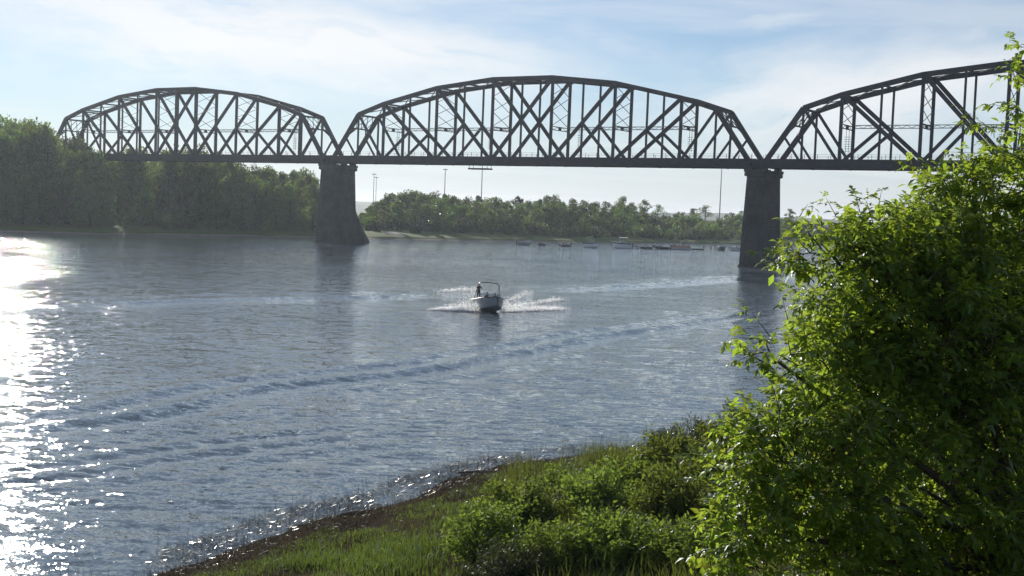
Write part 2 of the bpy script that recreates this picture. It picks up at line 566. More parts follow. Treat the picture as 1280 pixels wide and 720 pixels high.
# far shoreline as depth over tan(azimuth)
FS = []
for q in ((-500, 279), (-200, 284), (0, 290), (130, 293), (260, 294.5), (390, 296.5), (470, 299), (560, 300.5), (640, 301.5), (740, 303.5), (930, 306), (1100, 308), (1500, 318)):
    w = on_water(*q)
    FS.append((w.x / w.y, w.y))
FST, FSY = np.array([a for a, _ in FS]), np.array([c for _, c in FS])


def fs_y(t):
    return np.interp(t, FST, FSY) + vnoise(np.asarray(t) * 60, 0 * np.asarray(t), 1.0, 5) * 10


PT = lambda px: (on_water(px, 320).x / on_water(px, 320).y)
T400, T800, T940 = PT(400), PT(780), PT(940)


def far_z(t, q, X, Y):
    z = np.interp(q, [-30, 0, 3, 12, 40, 120, 300], [-2.5, 0, 0.75, 1.5, 2.4, 3.5, 4.5])
    lev = np.clip((t - PT(520)) / (PT(720) - PT(520)), 0, 1)
    lev = lev * lev * (3 - 2 * lev)
    levz = np.interp(q, [0, 55, 95, 130, 900], [0, 0, 6.3, 6.6, 6.0])
    z = z + lev * levz
    z = z + np.clip(q / 30, 0, 1) * (vnoise(X, Y, 22, 3) * 1.0 + vnoise(X, Y, 7, 4) * 0.5)
    z = z + np.clip(q / 8, 0, 1) * vnoise(X, Y, 2.5, 7) * 0.15
    return z


def fz(x, y):
    t = np.array([x / y])
    return float(far_z(t, np.array([y - float(fs_y(t)[0])]), np.array([float(x)]), np.array([float(y)]))[0])


ts = np.concatenate([np.arange(-1.3, -0.5, 0.05), np.arange(-0.5, 0.5, 0.0025), np.arange(0.5, 1.3, 0.05)])
qs = np.concatenate([[-30, -12], np.arange(-4, 20, 0.8), np.arange(20, 60, 2), np.arange(60, 200, 6), np.geomspace(200, 7000, 22)])
TT, QQ = np.meshgrid(ts, qs)
YY = fs_y(TT) + QQ
XX = TT * YY
ZZ = far_z(TT, QQ, XX, YY)
me = np_mesh('far_bank', np.stack([XX, YY, ZZ], -1).reshape(-1, 3), grid_faces(len(qs), len(ts)), 'far_ground', True)
tag(link('far_bank', me), 'low green far bank of the river with a muddy edge', 'river bank', kind='structure')

# hazy hills on the skyline
ht = np.linspace(-1.2, 1.2, 260)
hd = np.array([2300, 2700, 3100, 3500, 4100, 5000, 6500])
HT, HD = np.meshgrid(ht, hd)
HX, HY = HT * HD, HD
prof = np.array([0.0, 0.45, 0.85, 1.0, 0.95, 0.8, 0.2])[:, None]
ridge = 25 + 20 * vnoise(HX, HY * 0.3, 500, 3) + 12 * vnoise(HX, HY, 140, 6)
HZ = 2 + prof * ridge
me = np_mesh('hills', np.stack([HX, HY, HZ], -1).reshape(-1, 3), grid_faces(len(hd), len(ht)), 'hill_grass', True)
tag(link('hills', me), 'low hazy hills along the skyline beyond the trees', 'hills', kind='structure')

# ------------------------------------------------------------------ river
BOAT = on_water(607, 391)
rows, dcur = [], 20.0
while dcur < 760:
    rows.append(dcur)
    dcur += min(max(0.12, dcur * dcur / (F * EYE) * 0.85), 9)
wy = np.array(rows)
wt = np.concatenate([np.linspace(-0.75, -0.46, 30, endpoint=False), np.linspace(-0.46, 0.46, 640), np.linspace(0.46, 0.75, 30)[1:]])
WT, WY = np.meshgrid(wt, wy)
WX = WT * WY
dlt = np.maximum(np.gradient(wy)[:, None], WY * 0.00145)
WZ = np.zeros_like(WX)
for lam, amp, ang in ((7.5, .010, 1.3), (4.6, .009, 1.75), (3.1, .008, 1.2), (2.2, .007, 1.85), (1.6, .007, 1.5), (1.15, .0065, 1.1), (0.8, .005, 1.8), (0.6, .004, 1.35)):
    fade = np.clip((lam / dlt - 2.2) / 2, 0, 1)
    ph = vnoise(WX, WY, lam * 4, lam) * 9 + vnoise(WX, WY, lam * 1.7, lam + 3) * 4
    mod = 0.6 + 0.9 * (vnoise(WX, WY, lam * 6, lam + 9) + 0.5)
    WZ += 0.6 * fade * amp * mod * np.sin(2 * math.pi / lam * (WX * math.cos(ang) + WY * math.sin(ang)) + ph)


def poly_dist(X, Y, P):
    best = np.full(X.shape, 1e9)
    sg = np.zeros(X.shape)
    along = np.zeros(X.shape)
    tot = sum(math.hypot(b_[0] - a[0], b_[1] - a[1]) for a, b_ in zip(P[:-1], P[1:]))
    acc = 0
    for (ax_, ay_), (bx_, by_) in zip(P[:-1], P[1:]):
        dx, dy = bx_ - ax_, by_ - ay_
        ln = math.hypot(dx, dy)
        t = np.clip(((X - ax_) * dx + (Y - ay_) * dy) / (ln * ln), 0, 1)
        d = np.hypot(X - ax_ - t * dx, Y - ay_ - t * dy)
        u = d < best
        sg = np.where(u, np.sign(dx * (Y - ay_) - dy * (X - ax_)), sg)
        along = np.where(u, (acc + t * ln) / tot, along)
        best = np.where(u, d, best)
        acc += ln
    return best * sg, along


def wake(pts, amp, lam, ncr, mesh_fade=True):
    global WZ
    P = [(v.x, v.y) for v in (on_water(*q) for q in pts)]
    d, al = poly_dist(WX, WY, P)
    d = d + vnoise(WX, WY, 9, amp * 50) * 1.2
    env = np.exp(-(d / (lam * ncr)) ** 2) * np.clip(al * 8, 0, 1) * np.clip((1 - al) * 5, 0, 1)
    env = env * (0.75 + 0.6 * vnoise(WX, WY, 6, lam))
    WZ = WZ + 1.1 * amp * env * np.cos(2 * math.pi * d / lam)


wake([(-160, 560), (0, 538), (150, 517), (340, 481), (450, 470), (560, 456), (720, 424), (850, 404), (960, 385)], 0.13, 3.4, 1.0)
wake([(-200, 388), (60, 381), (270, 374), (470, 369), (560, 366)], 0.20, 8.0, 0.55)
wake([(650, 362), (760, 357), (880, 350), (1000, 345)], 0.20, 8.0, 0.6)
wake([(-200, 620), (0, 600), (120, 588), (300, 560), (520, 535)], 0.05, 2.2, 1.6)
# pillow of water pushed up round the running boat
db = np.hypot(WX - BOAT.x, WY - BOAT.y)
WZ = WZ + 0.12 * np.exp(-(db / 3.0) ** 2) * vnoise(WX, WY, 0.8, 8)
qn = shore_q(WX, WY)
WZ = WZ * np.clip(-qn / 4 + 0.25, 0.12, 1)
me = np_mesh('river_water', np.stack([WX, WY, WZ], -1).reshape(-1, 3), grid_faces(len(wy), len(wt)), 'water', True)
water = link('river_water', me)
tag(water, 'wide rippled river glittering with sunlight on the left', 'river', kind='structure')


def water_z(x, y):
    return 0.0


# ------------------------------------------------------------------ the bridge
BR = dict(O=(54.15, 279.84), ang=0.5736, w=8.25, g=3.2, bb=21.47, L=121.9, Ls=118.55)
root = link('railway_bridge', None, None, (BR['O'][0], BR['O'][1], 0), (0, 0, math.pi - BR['ang']))
tag(root, 'dark steel railway bridge with three arched truss spans on stone piers', 'bridge')
HW = BR['w'] / 2
ZC = 22.45                      # centre line of the bottom chord
ZT = {1: 34.2, 2: 36.85, 4: 40.55, 6: 42.3}
ZS = 30.45                      # level of the sway struts


def zt(k):
    k = min(k, 14 - k)
    if k in ZT:
        return ZT[k]
    if k == 7:
        return ZT[6]
    return (ZT[k - 1] + ZT[k + 1]) / 2


def make_span(x0, ln):
    tl = ln - BR['g']
    X = lambda k: x0 + BR['g'] / 2 + tl * (14 - k) / 14      # node 0 is the far-left end
    d = MB()
    for sy in (-1.45, -0.55, 0.55, 1.45):
        d.bar((X(0), sy, 22.75), (X(14), sy, 22.75), 0.35, 0.9)
    for k in range(15):
        d.bar((X(k), -HW + 0.3, 22.25), (X(k), HW - 0.3, 22.25), 0.45, 1.5)
    n = int(tl / 0.6)
    for i in range(n):
        xx = X(14) + (i + 0.5) * tl / n
        d.box((xx, 0, 23.33), (0.26, 3.4 if i % 6 else 5.6, 0.24))
    for sy in (-0.75, 0.75):
        d.bar((X(0), sy, 23.54), (X(14), sy, 23.54), 0.08, 0.17)
    span = d.build('truss_span', 'steel', root)
    T = lambda nm, p, q, w, h: MB().bar(p, q, w, h, (0, 1, 0) if abs(Vector(q).y - Vector(p).y) < 0.1 else (0, 0, 1)).build(nm, 'steel', span)
    for sd_ in (1, -1):
        y = HW * sd_
        tops = [1, 2, 4, 6, 8, 10, 12, 13]
        T('end_post', (X(0), y, ZC), (X(1), y, zt(1)), 1.0, 0.8)
        T('end_post', (X(14), y, ZC), (X(13), y, zt(13)), 1.0, 0.8)
        for a, c in zip(tops[:-1], tops[1:]):
            T('top_chord', (X(a), y, zt(a)), (X(c), y, zt(c)), 1.02, 0.8)
        for k in range(0, 14, 2):
            T('bottom_chord', (X(k), y, ZC), (X(k + 2), y, ZC), 1.75, 0.6)
        for k in range(1, 14):
            main = k % 2 == 0
            T('post' if main else 'hanger', (X(k), y, ZC + 0.8), (X(k), y, zt(k) - 0.3), 0.62 if main else 0.42, 0.5 if main else 0.34)
        mid = lambda k, a, c: (X(k), y, (zt(a) + ZC) / 2 if c is None else c)
        # main diagonals
        for a, c in ((2, 4), (4, 6), (6, 8)):
            T('diagonal', (X(a), y + 0.03, zt(a)), (X(c), y + 0.03, ZC), 0.84, 0.44)
            T('diagonal', (X(14 - a), y + 0.03, zt(a)), (X(14 - c), y + 0.03, ZC), 0.84, 0.44)
        for a, c in ((1, 2),):
            T('diagonal', (X(a), y + 0.02, zt(a)), (X(c), y + 0.02, ZC), 0.58, 0.4)
            T('diagonal', (X(14 - a), y + 0.02, zt(a)), (X(14 - c), y + 0.02, ZC), 0.58, 0.4)
        for a in (2, 4):
            zm = (zt(a) + ZC) / 2
            T('sub_strut', (X(a), y - 0.02, ZC), (X(a + 1), y - 0.02, zm), 0.66, 0.4)
            T('sub_strut', (X(14 - a), y - 0.02, ZC), (X(13 - a), y - 0.02, zm), 0.66, 0.4)
            for s0, s1 in ((a, a + 2), (14 - a, 12 - a)) if sd_ < 0 else ():
                lm = MB()
                p0, p1 = Vector((X(s0), y + 0.05, ZS + 0.35)), Vector((X(s1), y + 0.05, ZS + 0.35))
                lm.bar(p0 + Vector((0, 0, 0.32)), p1 + Vector((0, 0, 0.32)), 0.30, 0.16)
                lm.bar(p0 - Vector((0, 0, 0.32)), p1 - Vector((0, 0, 0.32)), 0.30, 0.16)
                for i in range(16):
                    a0, a1 = p0.lerp(p1, i / 16), p0.lerp(p1, (i + 1) / 16)
                    e = 0.28 if i % 2 else -0.28
                    lm.bar(a0 + Vector((0, 0, e)), a1 - Vector((0, 0, e)), 0.06, 0.10)
                lm.build('lattice_strut', 'galvanised', span)
        for k0, k1 in ((0, 1), (14, 13)):
            pm = Vector((X(k0), y, ZC)).lerp(Vector((X(k1), y, zt(1))), 0.5)
            T('sub_strut', (pm.x, y - 0.02, pm.z), (X(k1), y - 0.02, ZC), 0.46, 0.34)
        # gusset plates
        for k in range(0, 15):
            MB().box((X(k), y, ZC + 0.55), (1.3 if k % 2 == 0 else 0.8, 0.66, 0.9)).build('gusset_plate', 'steel', span)
        for k in (1, 2, 4, 6, 8, 10, 12, 13):
            MB().box((X(k), y, zt(k) - 0.35), (1.2, 0.84, 0.8)).build('gusset_plate', 'steel', span)
        # walkway railing
        rm = MB()
        yr = y - sd_ * 0.75
        nr = 40
        for i in range(nr + 1):
            xx = X(0) + (X(14) - X(0)) * i / nr
            rm.bar((xx, yr, 23.2), (xx, yr, 24.55), 0.07, 0.07)
        for zz in (23.9, 24.5):
            rm.bar((X(0), yr, zz), (X(14), yr, zz), 0.035, 0.035)
        rm.build('railing', 'steel', span)
    # sway frames
    for k in (2, 4, 6, 8, 10, 12):
        sm = MB()
        top = zt(k) - 0.55
        for zz, w_ in ((top, 0.4), (ZS + 0.35, 0.16), (ZS - 0.45, 0.16)):
            sm.bar((X(k), -HW, zz), (X(k), HW, zz), 0.3, w_)
        npan = 2 if k in (2, 12) else 3
        for i in range(npan):
            z0 = ZS + 0.35 + (top - ZS - 0.35) * i / npan
            z1 = ZS + 0.35 + (top - ZS - 0.35) * (i + 1) / npan
            sm.bar((X(k), -HW, z0), (X(k), HW, z1), 0.11, 0.11)
            sm.bar((X(k), -HW, z1), (X(k), HW, z0), 0.11, 0.11)
        for i in range(6):
            ya, yb = -HW + BR['w'] * i / 6, -HW + BR['w'] * (i + 1) / 6
            e = 0.4 if i % 2 else -0.4
            sm.bar((X(k), ya, ZS - 0.05 - e), (X(k), yb, ZS - 0.05 + e), 0.08, 0.08)
        sm.box((X(k), 0, ZS - 0.1), (0.5, 0.6, 0.75))
        sm.build('sway_frame', 'steel', span)
    # portals at the end posts
    for k0, k1 in ((0, 1), (14, 13)):
        pm = MB()
        A, B_ = Vector((X(k0), 0, ZC)), Vector((X(k1), 0, zt(1)))
        P = lambda f, yy: Vector((A.x + (B_.x - A.x) * f, yy, A.z + (B_.z - A.z) * f))
        for f, w_ in ((0.985, 0.45), (0.70, 0.35)):
            pm.bar(P(f, -HW), P(f, HW), w_, w_)
        nn_ = 4
        for i in range(nn_):
            ya, yb = -HW + BR['w'] * i / nn_, -HW + BR['w'] * (i + 1) / nn_
            pm.bar(P(0.98, ya), P(0.70, yb), 0.16, 0.16)
            pm.bar(P(0.70, ya), P(0.98, yb), 0.16, 0.16)
        for s_ in (-1, 1):
            pm.bar(P(0.5, s_ * HW), P(0.70, s_ * HW * 0.45), 0.3, 0.3)
            pm.bar(P(0.58, s_ * HW * 0.93), P(0.70, s_ * HW * 0.62), 0.3, 0.3)
        pm.build('portal_frame', 'steel', span)
    # top lateral bracing
    tops = list(range(1, 14))
    for a, c in zip(tops[:-1], tops[1:]):
        lm = MB()
        lm.bar((X(a), -HW, zt(a) + 0.1), (X(c), HW, zt(c) + 0.1), 0.2, 0.2)
        lm.bar((X(a), HW, zt(a) + 0.1), (X(c), -HW, zt(c) + 0.1), 0.2, 0.2)
        if a > 1:
            lm.bar((X(a), -HW, zt(a)), (X(a), HW, zt(a)), 0.35, 0.4)
        lm.build('lateral_brace', 'steel', span)
    # ladders hung inside the truss
    for k, yy in ((2, -HW + 0.9), (6, HW - 0.9), (9, HW - 0.9), (12, -HW + 0.9)):
        lm = MB()
        x_ = X(k) + 0.9
        for e in (-0.3, 0.3):
            lm.bar((x_ + e, yy, 25.2), (x_ + e, yy, ZS), 0.07, 0.07)
        for i in range(7):
            lm.bar((x_ - 0.75, yy, 25.6 + i * 0.5), (x_ + 0.75, yy, 25.6 + i * 0.5), 0.07, 0.07)
        lm.build('ladder', 'steel', span)
    # bearings
    for k in (0, 14):
        for s_ in (-1, 1):
            MB().bar((X(k), s_ * HW, 21.1), (X(k), s_ * HW, 21.8), 1.3, 1.3).build('bearing', 'steel', span)
    return span


make_span(0.0, BR['L'])
make_span(BR['L'], BR['Ls'])
make_span(-BR['Ls'], BR['Ls'])

# inspection platform hung under the middle span
pm = MB()
px0 = BR['L'] * 0.615
pm.box((px0, 0.5, 20.55), (6.0, 2.2, 0.35))
for ex in (-2.7, 2.7):
    for ey in (-0.4, 1.4):
        pm.bar((px0 + ex, ey, 20.6), (px0 + ex, ey, 22.0), 0.08, 0.08)
pm.build('inspection_platform', 'steel', root)


def pier(xc, zbase=-2.0, breaker=True):
    HT_ = 19.55

    def ring(z, inset):
        # plan: long axis across the bridge (local y), rounded nose at each end
        f = (HT_ - z) / (HT_ + 2)
        hx = 2.15 + 0.75 * f - inset
        hy = 4.6 + 0.75 * f - inset
        nose = 1.3 + 0.5 * f
        pts = []
        for sgn in (1, -1):
            for t in (-0.92, -0.55, 0.0, 0.55, 0.92) if sgn == 1 else (0.92, 0.55, 0.0, -0.55, -0.92):
                pts.append((xc - hx * t if False else xc + hx * t, sgn * (hy + nose * (1 - abs(t) ** 1.7) * 0.75), z))
        return pts
    mb = MB()
    zs = []
    z = zbase
    while z < HT_ - 0.3:
        z1 = min(z + 0.72, HT_)
        zs += [(z, 0.07), (z + 0.05, 0.0), (z1 - 0.05, 0.0), (z1, 0.07)]
        z = z1
    vs, fs = [], []
    for z, ins in zs:
        vs += ring(z, ins)
    n = 10
    for i in range(len(zs) - 1):
        for k in range(n):
            k2 = (k + 1) % n
            fs.append((i * n + k, i * n + k2, (i + 1) * n + k2, (i + 1) * n + k))
    fs.append(tuple(range(n)))
    fs.append(tuple((len(zs) - 1) * n + k for k in range(n - 1, -1, -1)))
    mb.add(vs, fs)
    pr = mb.build('pier', 'pier_stone', root)
    # coping
    cb = MB()
    vs = []
    for z, e in ((19.55, -0.05), (19.75, -0.45), (20.35, -0.45), (20.55, -0.30)):
        vs += ring(19.55, e)[:]
        vs[-n:] = [(x, y, z) for x, y, _ in vs[-n:]]
    fs = []
    for i in range(3):
        for k in range(n):
            k2 = (k + 1) % n
            fs.append((i * n + k, i * n + k2, (i + 1) * n + k2, (i + 1) * n + k))
    fs.append(tuple(range(n)))
    fs.append(tuple(3 * n + k for k in range(n - 1, -1, -1)))
    cb.add(vs, fs)
    cb.build('coping', 'pier_stone', pr)
    for s_ in (-1, 1):
        MB().box((xc, s_ * (HW - 0.35), 20.85), (5.0, 3.0, 0.62)).build('pedestal', 'pier_stone', pr)
    # footing
    fb = MB()
    v0 = [(xc + (x - xc) * 1.06, y * 1.03, -2.5) for x, y, _ in ring(0.0, 0)]
    v1 = [(xc + (x - xc) * 1.06, y * 1.03, 0.35) for x, y, _ in ring(0.0, 0)]
    fb.add(v0 + v1, [(k, (k + 1) % n, n + (k + 1) % n, n + k) for k in range(n)] + [tuple(n + k for k in range(n - 1, -1, -1))])
    fb.build('footing', 'pier_stone', pr)
    if breaker:
        ib = MB()
        prof = [(-2.0, 9.6, 2.5), (0.6, 8.6, 2.35), (3.0, 6.5, 2.1), (6.0, 4.3, 1.8), (9.5, 1.9, 1.3), (12.5, 0.3, 0.4)]
        vs, fs = [], []
        for z, ext, hx in prof:
            y0 = -5.2
            vs += [(xc - hx, y0, z), (xc - hx * 0.9, y0 - ext * 0.55, z), (xc - 0.25, y0 - ext, z), (xc + 0.25, y0 - ext, z), (xc + hx * 0.9, y0 - ext * 0.55, z), (xc + hx, y0, z)]
        for i in range(len(prof) - 1):
            for k in range(5):
                fs.append((i * 6 + k, (i + 1) * 6 + k, (i + 1) * 6 + k + 1, i * 6 + k + 1))
        fs.append(tuple((len(prof) - 1) * 6 + k for k in range(6)))
        ib.add(vs, fs)
        ib.build('ice_breaker', 'pier_stone', pr)
    return pr


pier(0.0)
pier(BR['L'])
pier(BR['L'] + BR['Ls'], 0.0, False)
pier(-BR['Ls'], -1.0, False)
for x0, x1 in ((BR['L'] + BR['Ls'] + 0.3, BR['L'] + BR['Ls'] + 30), (-BR['Ls'] - 30, -BR['Ls'] - 0.3)):
    am = MB()
    for sy in (-1.6, 1.6):
        am.bar((x0, sy, 21.9), (x1, sy, 21.9), 0.5, 2.4)
    for i in range(50):
        am.box((x0 + (x1 - x0) * (i + .5) / 50, 0, 23.23), (0.26, 4.4, 0.22))
    am.build('approach_girder', 'steel', root)
# ------------------------------------------------------------------ foliage helpers
def quad_leaves(P, A, N, ln, wd, fold=0.0):
    """rhombus leaves: P base points, A axis, N normal, ln/wd arrays -> verts, quads"""
    A = A / np.linalg.norm(A, axis=1, keepdims=True)
    S = np.cross(A, N)
    S /= np.maximum(np.linalg.norm(S, axis=1, keepdims=True), 1e-6)
    up = np.cross(S, A)
    ln, wd = ln[:, None], wd[:, None]
    v0 = P
    v1 = P + A * ln * 0.45 + S * wd * 0.5 + up * wd * fold
    v2 = P + A * ln - up * ln * 0.12
    v3 = P + A * ln * 0.45 - S * wd * 0.5 + up * wd * fold
    V = np.stack([v0, v1, v2, v3], 1).reshape(-1, 3)
    i = np.arange(len(P)) * 4
    return V, np.stack([i, i + 1, i + 2, i + 3], 1)


def rand_dir(n, rng):
    v = rng.normal(size=(n, 3))
    return v / np.linalg.norm(v, axis=1, keepdims=True)


def tree_meshes(seed, H, spread, nlob, nleaf, leaf, base=0.25, mat='leaf_wood', bark='bark', conic=0.0):
    """one tree: tapered trunk with limbs, crown of leaf clumps spread through irregular lobes"""
    rng = np.random.default_rng(seed)
    tb = MB()
    top = Vector((rng.normal(0, 0.03) * H, rng.normal(0, 0.03) * H, H * 0.86))
    ctr = [Vector((0, 0, -0.6)), Vector((rng.normal(0, .01) * H, rng.normal(0, .01) * H, H * 0.3)), Vector((top.x * .6, top.y * .6, H * 0.6)), top]
    tb.tube(ctr, [H * 0.022, H * 0.016, H * 0.010, H * 0.003], 7)
    lobes = []
    for i in range(nlob):
        f = base + (1 - base) * ((i + rng.random()) / nlob) ** 0.9
        a = rng.random() * 6.283
        env = math.sin(math.pi * min(1, max(0.06, (f - base * 0.6) / (1.02 - base * 0.6))) ** (0.75 + conic * -0.3)) ** 0.7
        rr = spread * env * (0.35 + 0.65 * rng.random() ** 0.6)
        z = H * f * (0.97 if f < 0.9 else 0.95)
        c = Vector((math.cos(a) * rr + top.x * f, math.sin(a) * rr + top.y * f, z))
        r = spread * (0.22 + 0.20 * rng.random()) * (1.15 - 0.35 * f)
        lobes.append((c, r))
        f0 = max(0.15, f - 0.22)
        st = Vector((top.x * f0, top.y * f0, H * f0 * 0.86))
        mid = st.lerp(c, 0.55) + Vector((0, 0, -0.04 * H))
        tb.tube([st, mid, c], [H * 0.007, H * 0.0045, H * 0.0012], 4, cap=False)
    Ps, As, Ns = [], [], []
    per = nleaf // nlob
    for c, r in lobes:
        d = rand_dir(per, rng)
        rad = r * (0.35 + 0.75 * rng.random(per) ** 0.55)
        p = np.array(c) + d * rad[:, None] * np.array([1.15, 1.15, 0.85])
        # a few stragglers give an uneven outline
        k = rng.random(per) < 0.08
        p[k] += d[k] * r * 0.45
        Ps.append(p)
        As.append(d + rand_dir(per, rng) * 0.9 + np.array([0, 0, -0.35]))
        Ns.append(rand_dir(per, rng) + np.array([0, 0, 0.7]))
    P, A, N = np.concatenate(Ps), np.concatenate(As), np.concatenate(Ns)
    ln = leaf * (0.6 + 0.8 * rng.random(len(P)))
    V, Q = quad_leaves(P, A, N, ln, ln * 0.72, 0.15)
    return tb.mesh('trunk', bark), np_mesh('crown', V, Q, mat)


def place_tree(name, pair, loc, s, rz, label, cat='tree', group=None, sz=None):
    r_ = link(name, None, None, loc, (0, 0, rz), (s, s, sz or s))
    link('trunk', pair[0], r_)
    link('crown', pair[1], r_)
    return tag(r_, label, cat, group)


def shrub_meshes(seed, H, spread, nstem, nper, leaf, mat, slim=0.42, up=0.4):
    rng = np.random.default_rng(seed)
    sb = MB()
    Ps, As, Ns = [], [], []
    for i in range(nstem):
        a = rng.random() * 6.283
        rr = spread * rng.random() ** 0.6
        h = H * (0.45 + 0.55 * rng.random()) * (1 - 0.35 * (rr / spread) ** 2)
        tip = Vector((math.cos(a) * rr, math.sin(a) * rr, h))
        bs = Vector((math.cos(a) * rr * 0.25, math.sin(a) * rr * 0.25, -0.08))
        md = bs.lerp(tip, 0.5) + Vector((math.cos(a) * rr * -0.1, math.sin(a) * rr * -0.1, h * 0.08))
        sb.tube([bs, md, tip], [0.012 * H, 0.008 * H, 0.002], 3, cap=False)
        t = rng.random(nper) ** 0.7
        p0, p1, p2 = np.array(bs), np.array(md), np.array(tip)
        q = ((1 - t) ** 2)[:, None] * p0 + (2 * t * (1 - t))[:, None] * p1 + (t ** 2)[:, None] * p2
        q = q + rng.normal(size=(nper, 3)) * 0.06 * spread
        Ps.append(q)
        As.append(rand_dir(nper, rng) + np.array([math.cos(a) * 0.4, math.sin(a) * 0.4, up]))
        Ns.append(rand_dir(nper, rng) + np.array([0, 0, 0.8]))
    P, A, N = np.concatenate(Ps), np.concatenate(As), np.concatenate(Ns)
    P[:, 2] = np.maximum(P[:, 2], 0.04)
    ln = leaf * (0.6 + 0.8 * rng.random(len(P)))
    V, Q = quad_leaves(P, A, N, ln, ln * slim, 0.12)
    return sb.mesh('stems', 'twig'), np_mesh('foliage', V, Q, mat)


def place_shrub(name, pair, loc, s, rz, label, group=None, sz=None, cat='shrub'):
    r_ = link(name, None, None, loc, (0, 0, rz), (s, s, sz or s))
    link('stems', pair[0], r_)
    link('foliage', pair[1], r_)
    return tag(r_, label, cat, group)


# ------------------------------------------------------------------ wood on the left bank
WOOD = [tree_meshes(100 + i, 10.0, (3.0, 2.6, 3.3, 2.3, 2.8, 2.0, 3.1)[i], (26, 22, 30, 20, 26, 18, 28)[i], 2600, 0.36,
                    base=(0.16, 0.2, 0.14, 0.12, 0.22, 0.1, 0.18)[i]) for i in range(7)]
FARW = [tree_meshes(200 + i, 10.0, (3.2, 2.6, 3.6, 2.2, 3.0)[i], (22, 18, 26, 15, 20)[i], 1500, 0.46, base=(0.14, 0.2, 0.1, 0.22, 0.16)[i],
                    mat='leaf_far') for i in range(5)]
OPEN = [tree_meshes(300 + i, 10.0, (2.2, 3.0, 2.4)[i], (11, 14, 10)[i], 800, 0.46, base=0.3, mat='leaf_far') for i in range(3)]
SCRUB = [shrub_meshes(400 + i, 3.0, (2.0, 2.4, 1.7)[i], 34, 26, 0.34, ('leaf_far', 'scrub', 'leaf_wood')[i], 0.7) for i in range(3)]

br_u = Vector((-math.cos(BR['ang']), math.sin(BR['ang'])))
br_n = Vector((math.sin(BR['ang']), math.cos(BR['ang'])))


def bridge_pos(x, y):
    v = Vector((x, y)) - Vector(BR['O'])
    return v.dot(br_u), v.dot(br_n)


SKY_X = [-300, -120, 0, 35, 60, 80, 110, 150, 190, 215, 245, 270, 300, 330, 360, 380, 400]
SKY_Y = [150, 150, 148, 146, 156, 166, 176, 184, 188, 186, 182, 193, 203, 207, 208, 213, 220]


def tree_h(px, py_top, x, y, zg):
    d = math.hypot(1, 0) * y
    hy = 269.5 + (px - 640) * math.tan(ROLL)
    return EYE + (hy - py_top) * y / F - zg


rw = random.Random(5)
GW = 'trees of the wood on the left bank'
LW = 'leafy green tree in the dense wood on the left bank'
n_w = 0


def wood_label(px, row, infront):
    kind = 'low front tree' if row == 0 else 'tall tree'
    if px < 75:
        return kind + ' in the left bank wood, left of where the bridge ends'
    if infront:
        return kind + ' in the left bank wood, standing before the bridge end'
    if px < 270:
        return kind + ' in the left bank wood behind the left span'
    return kind + ' in the left bank wood just left of the left pier'


for row, (dq, step, drop) in enumerate(((14, 23, 34), (26, 20, 14), (42, 19, 3), (62, 20, 0), (88, 24, 4), (120, 30, 10))):
    px = -150 + row * 7
    while px < 402:
        px_j = px + rw.uniform(-6, 6)
        t = PT(px_j)
        y = float(fs_y(np.array([t]))[0]) + dq + rw.uniform(-6, 6)
        x = t * y
        a_, n_ = bridge_pos(x, y)
        px += step * rw.uniform(0.75, 1.25) * (330 / y)**0.5
        if -9 < n_ < 9.5 and a_ > 100:
            continue
        infront = n_ < 0
        top = float(np.interp(px_j, SKY_X, SKY_Y)) + drop + rw.uniform(-3, 9)
        if px_j > 392 and row < 3:
            top += 8
        if infront and px_j > 148:
            top = max(top, 226 + rw.uniform(0, 14))
        zg = fz(x, y)
        h = max(5.0, min(31, tree_h(px_j, top, x, y, zg)))
        if row == 0:
            h = min(h, 15 + rw.uniform(-4, 3))
        s = h / 10.0
        wv = min(1.0, 0.62 + 3.2 / h) * rw.uniform(0.85, 1.15)
        place_tree('cottonwood_tree', WOOD[rw.randrange(7)], (x, y, zg), s * wv, rw.uniform(0, 6.28), wood_label(px_j, row, infront), 'tree', GW, s)
        n_w += 1
LS = 'bushy shrub of the left bank wood'
for i in range(120):
    px = rw.uniform(-130, 397)
    t = PT(px)
    y = float(fs_y(np.array([t]))[0]) + (rw.uniform(10, 17) if i < 45 else rw.uniform(18, 70))
    x = t * y
    place_shrub('bank_shrub', SCRUB[(0, 2)[rw.randrange(2)]], (x, y, fz(x, y) - 0.05), rw.uniform(0.7, 1.4) if i < 45 else rw.uniform(1.5, 2.6), rw.uniform(0, 6.28), LS + (', at the water edge' if i < 45 else ', among the trunks') + (' before the bridge end' if px < 150 else ' below the left span' if px < 300 else ' near the left pier'), 'shrubs at the foot of the left bank wood')

# ------------------------------------------------------------------ trees and scrub across the river
def zone(px):
    return ('right beside the left pier' if px < 500 else 'below the left light mast' if px < 575 else 'under the hanging bridge platform' if px < 640
            else 'above the leftmost moored boats' if px < 720 else 'above the largest moored boat' if px < 800 else 'above the pontoon boat' if px < 880 else 'close to the right pier' if px < 1000 else 'beyond the foreground tree')


def belt_label(px, row):
    return ('front tree' if row == 0 else 'tree') + ' in the belt across the river, ' + zone(px)


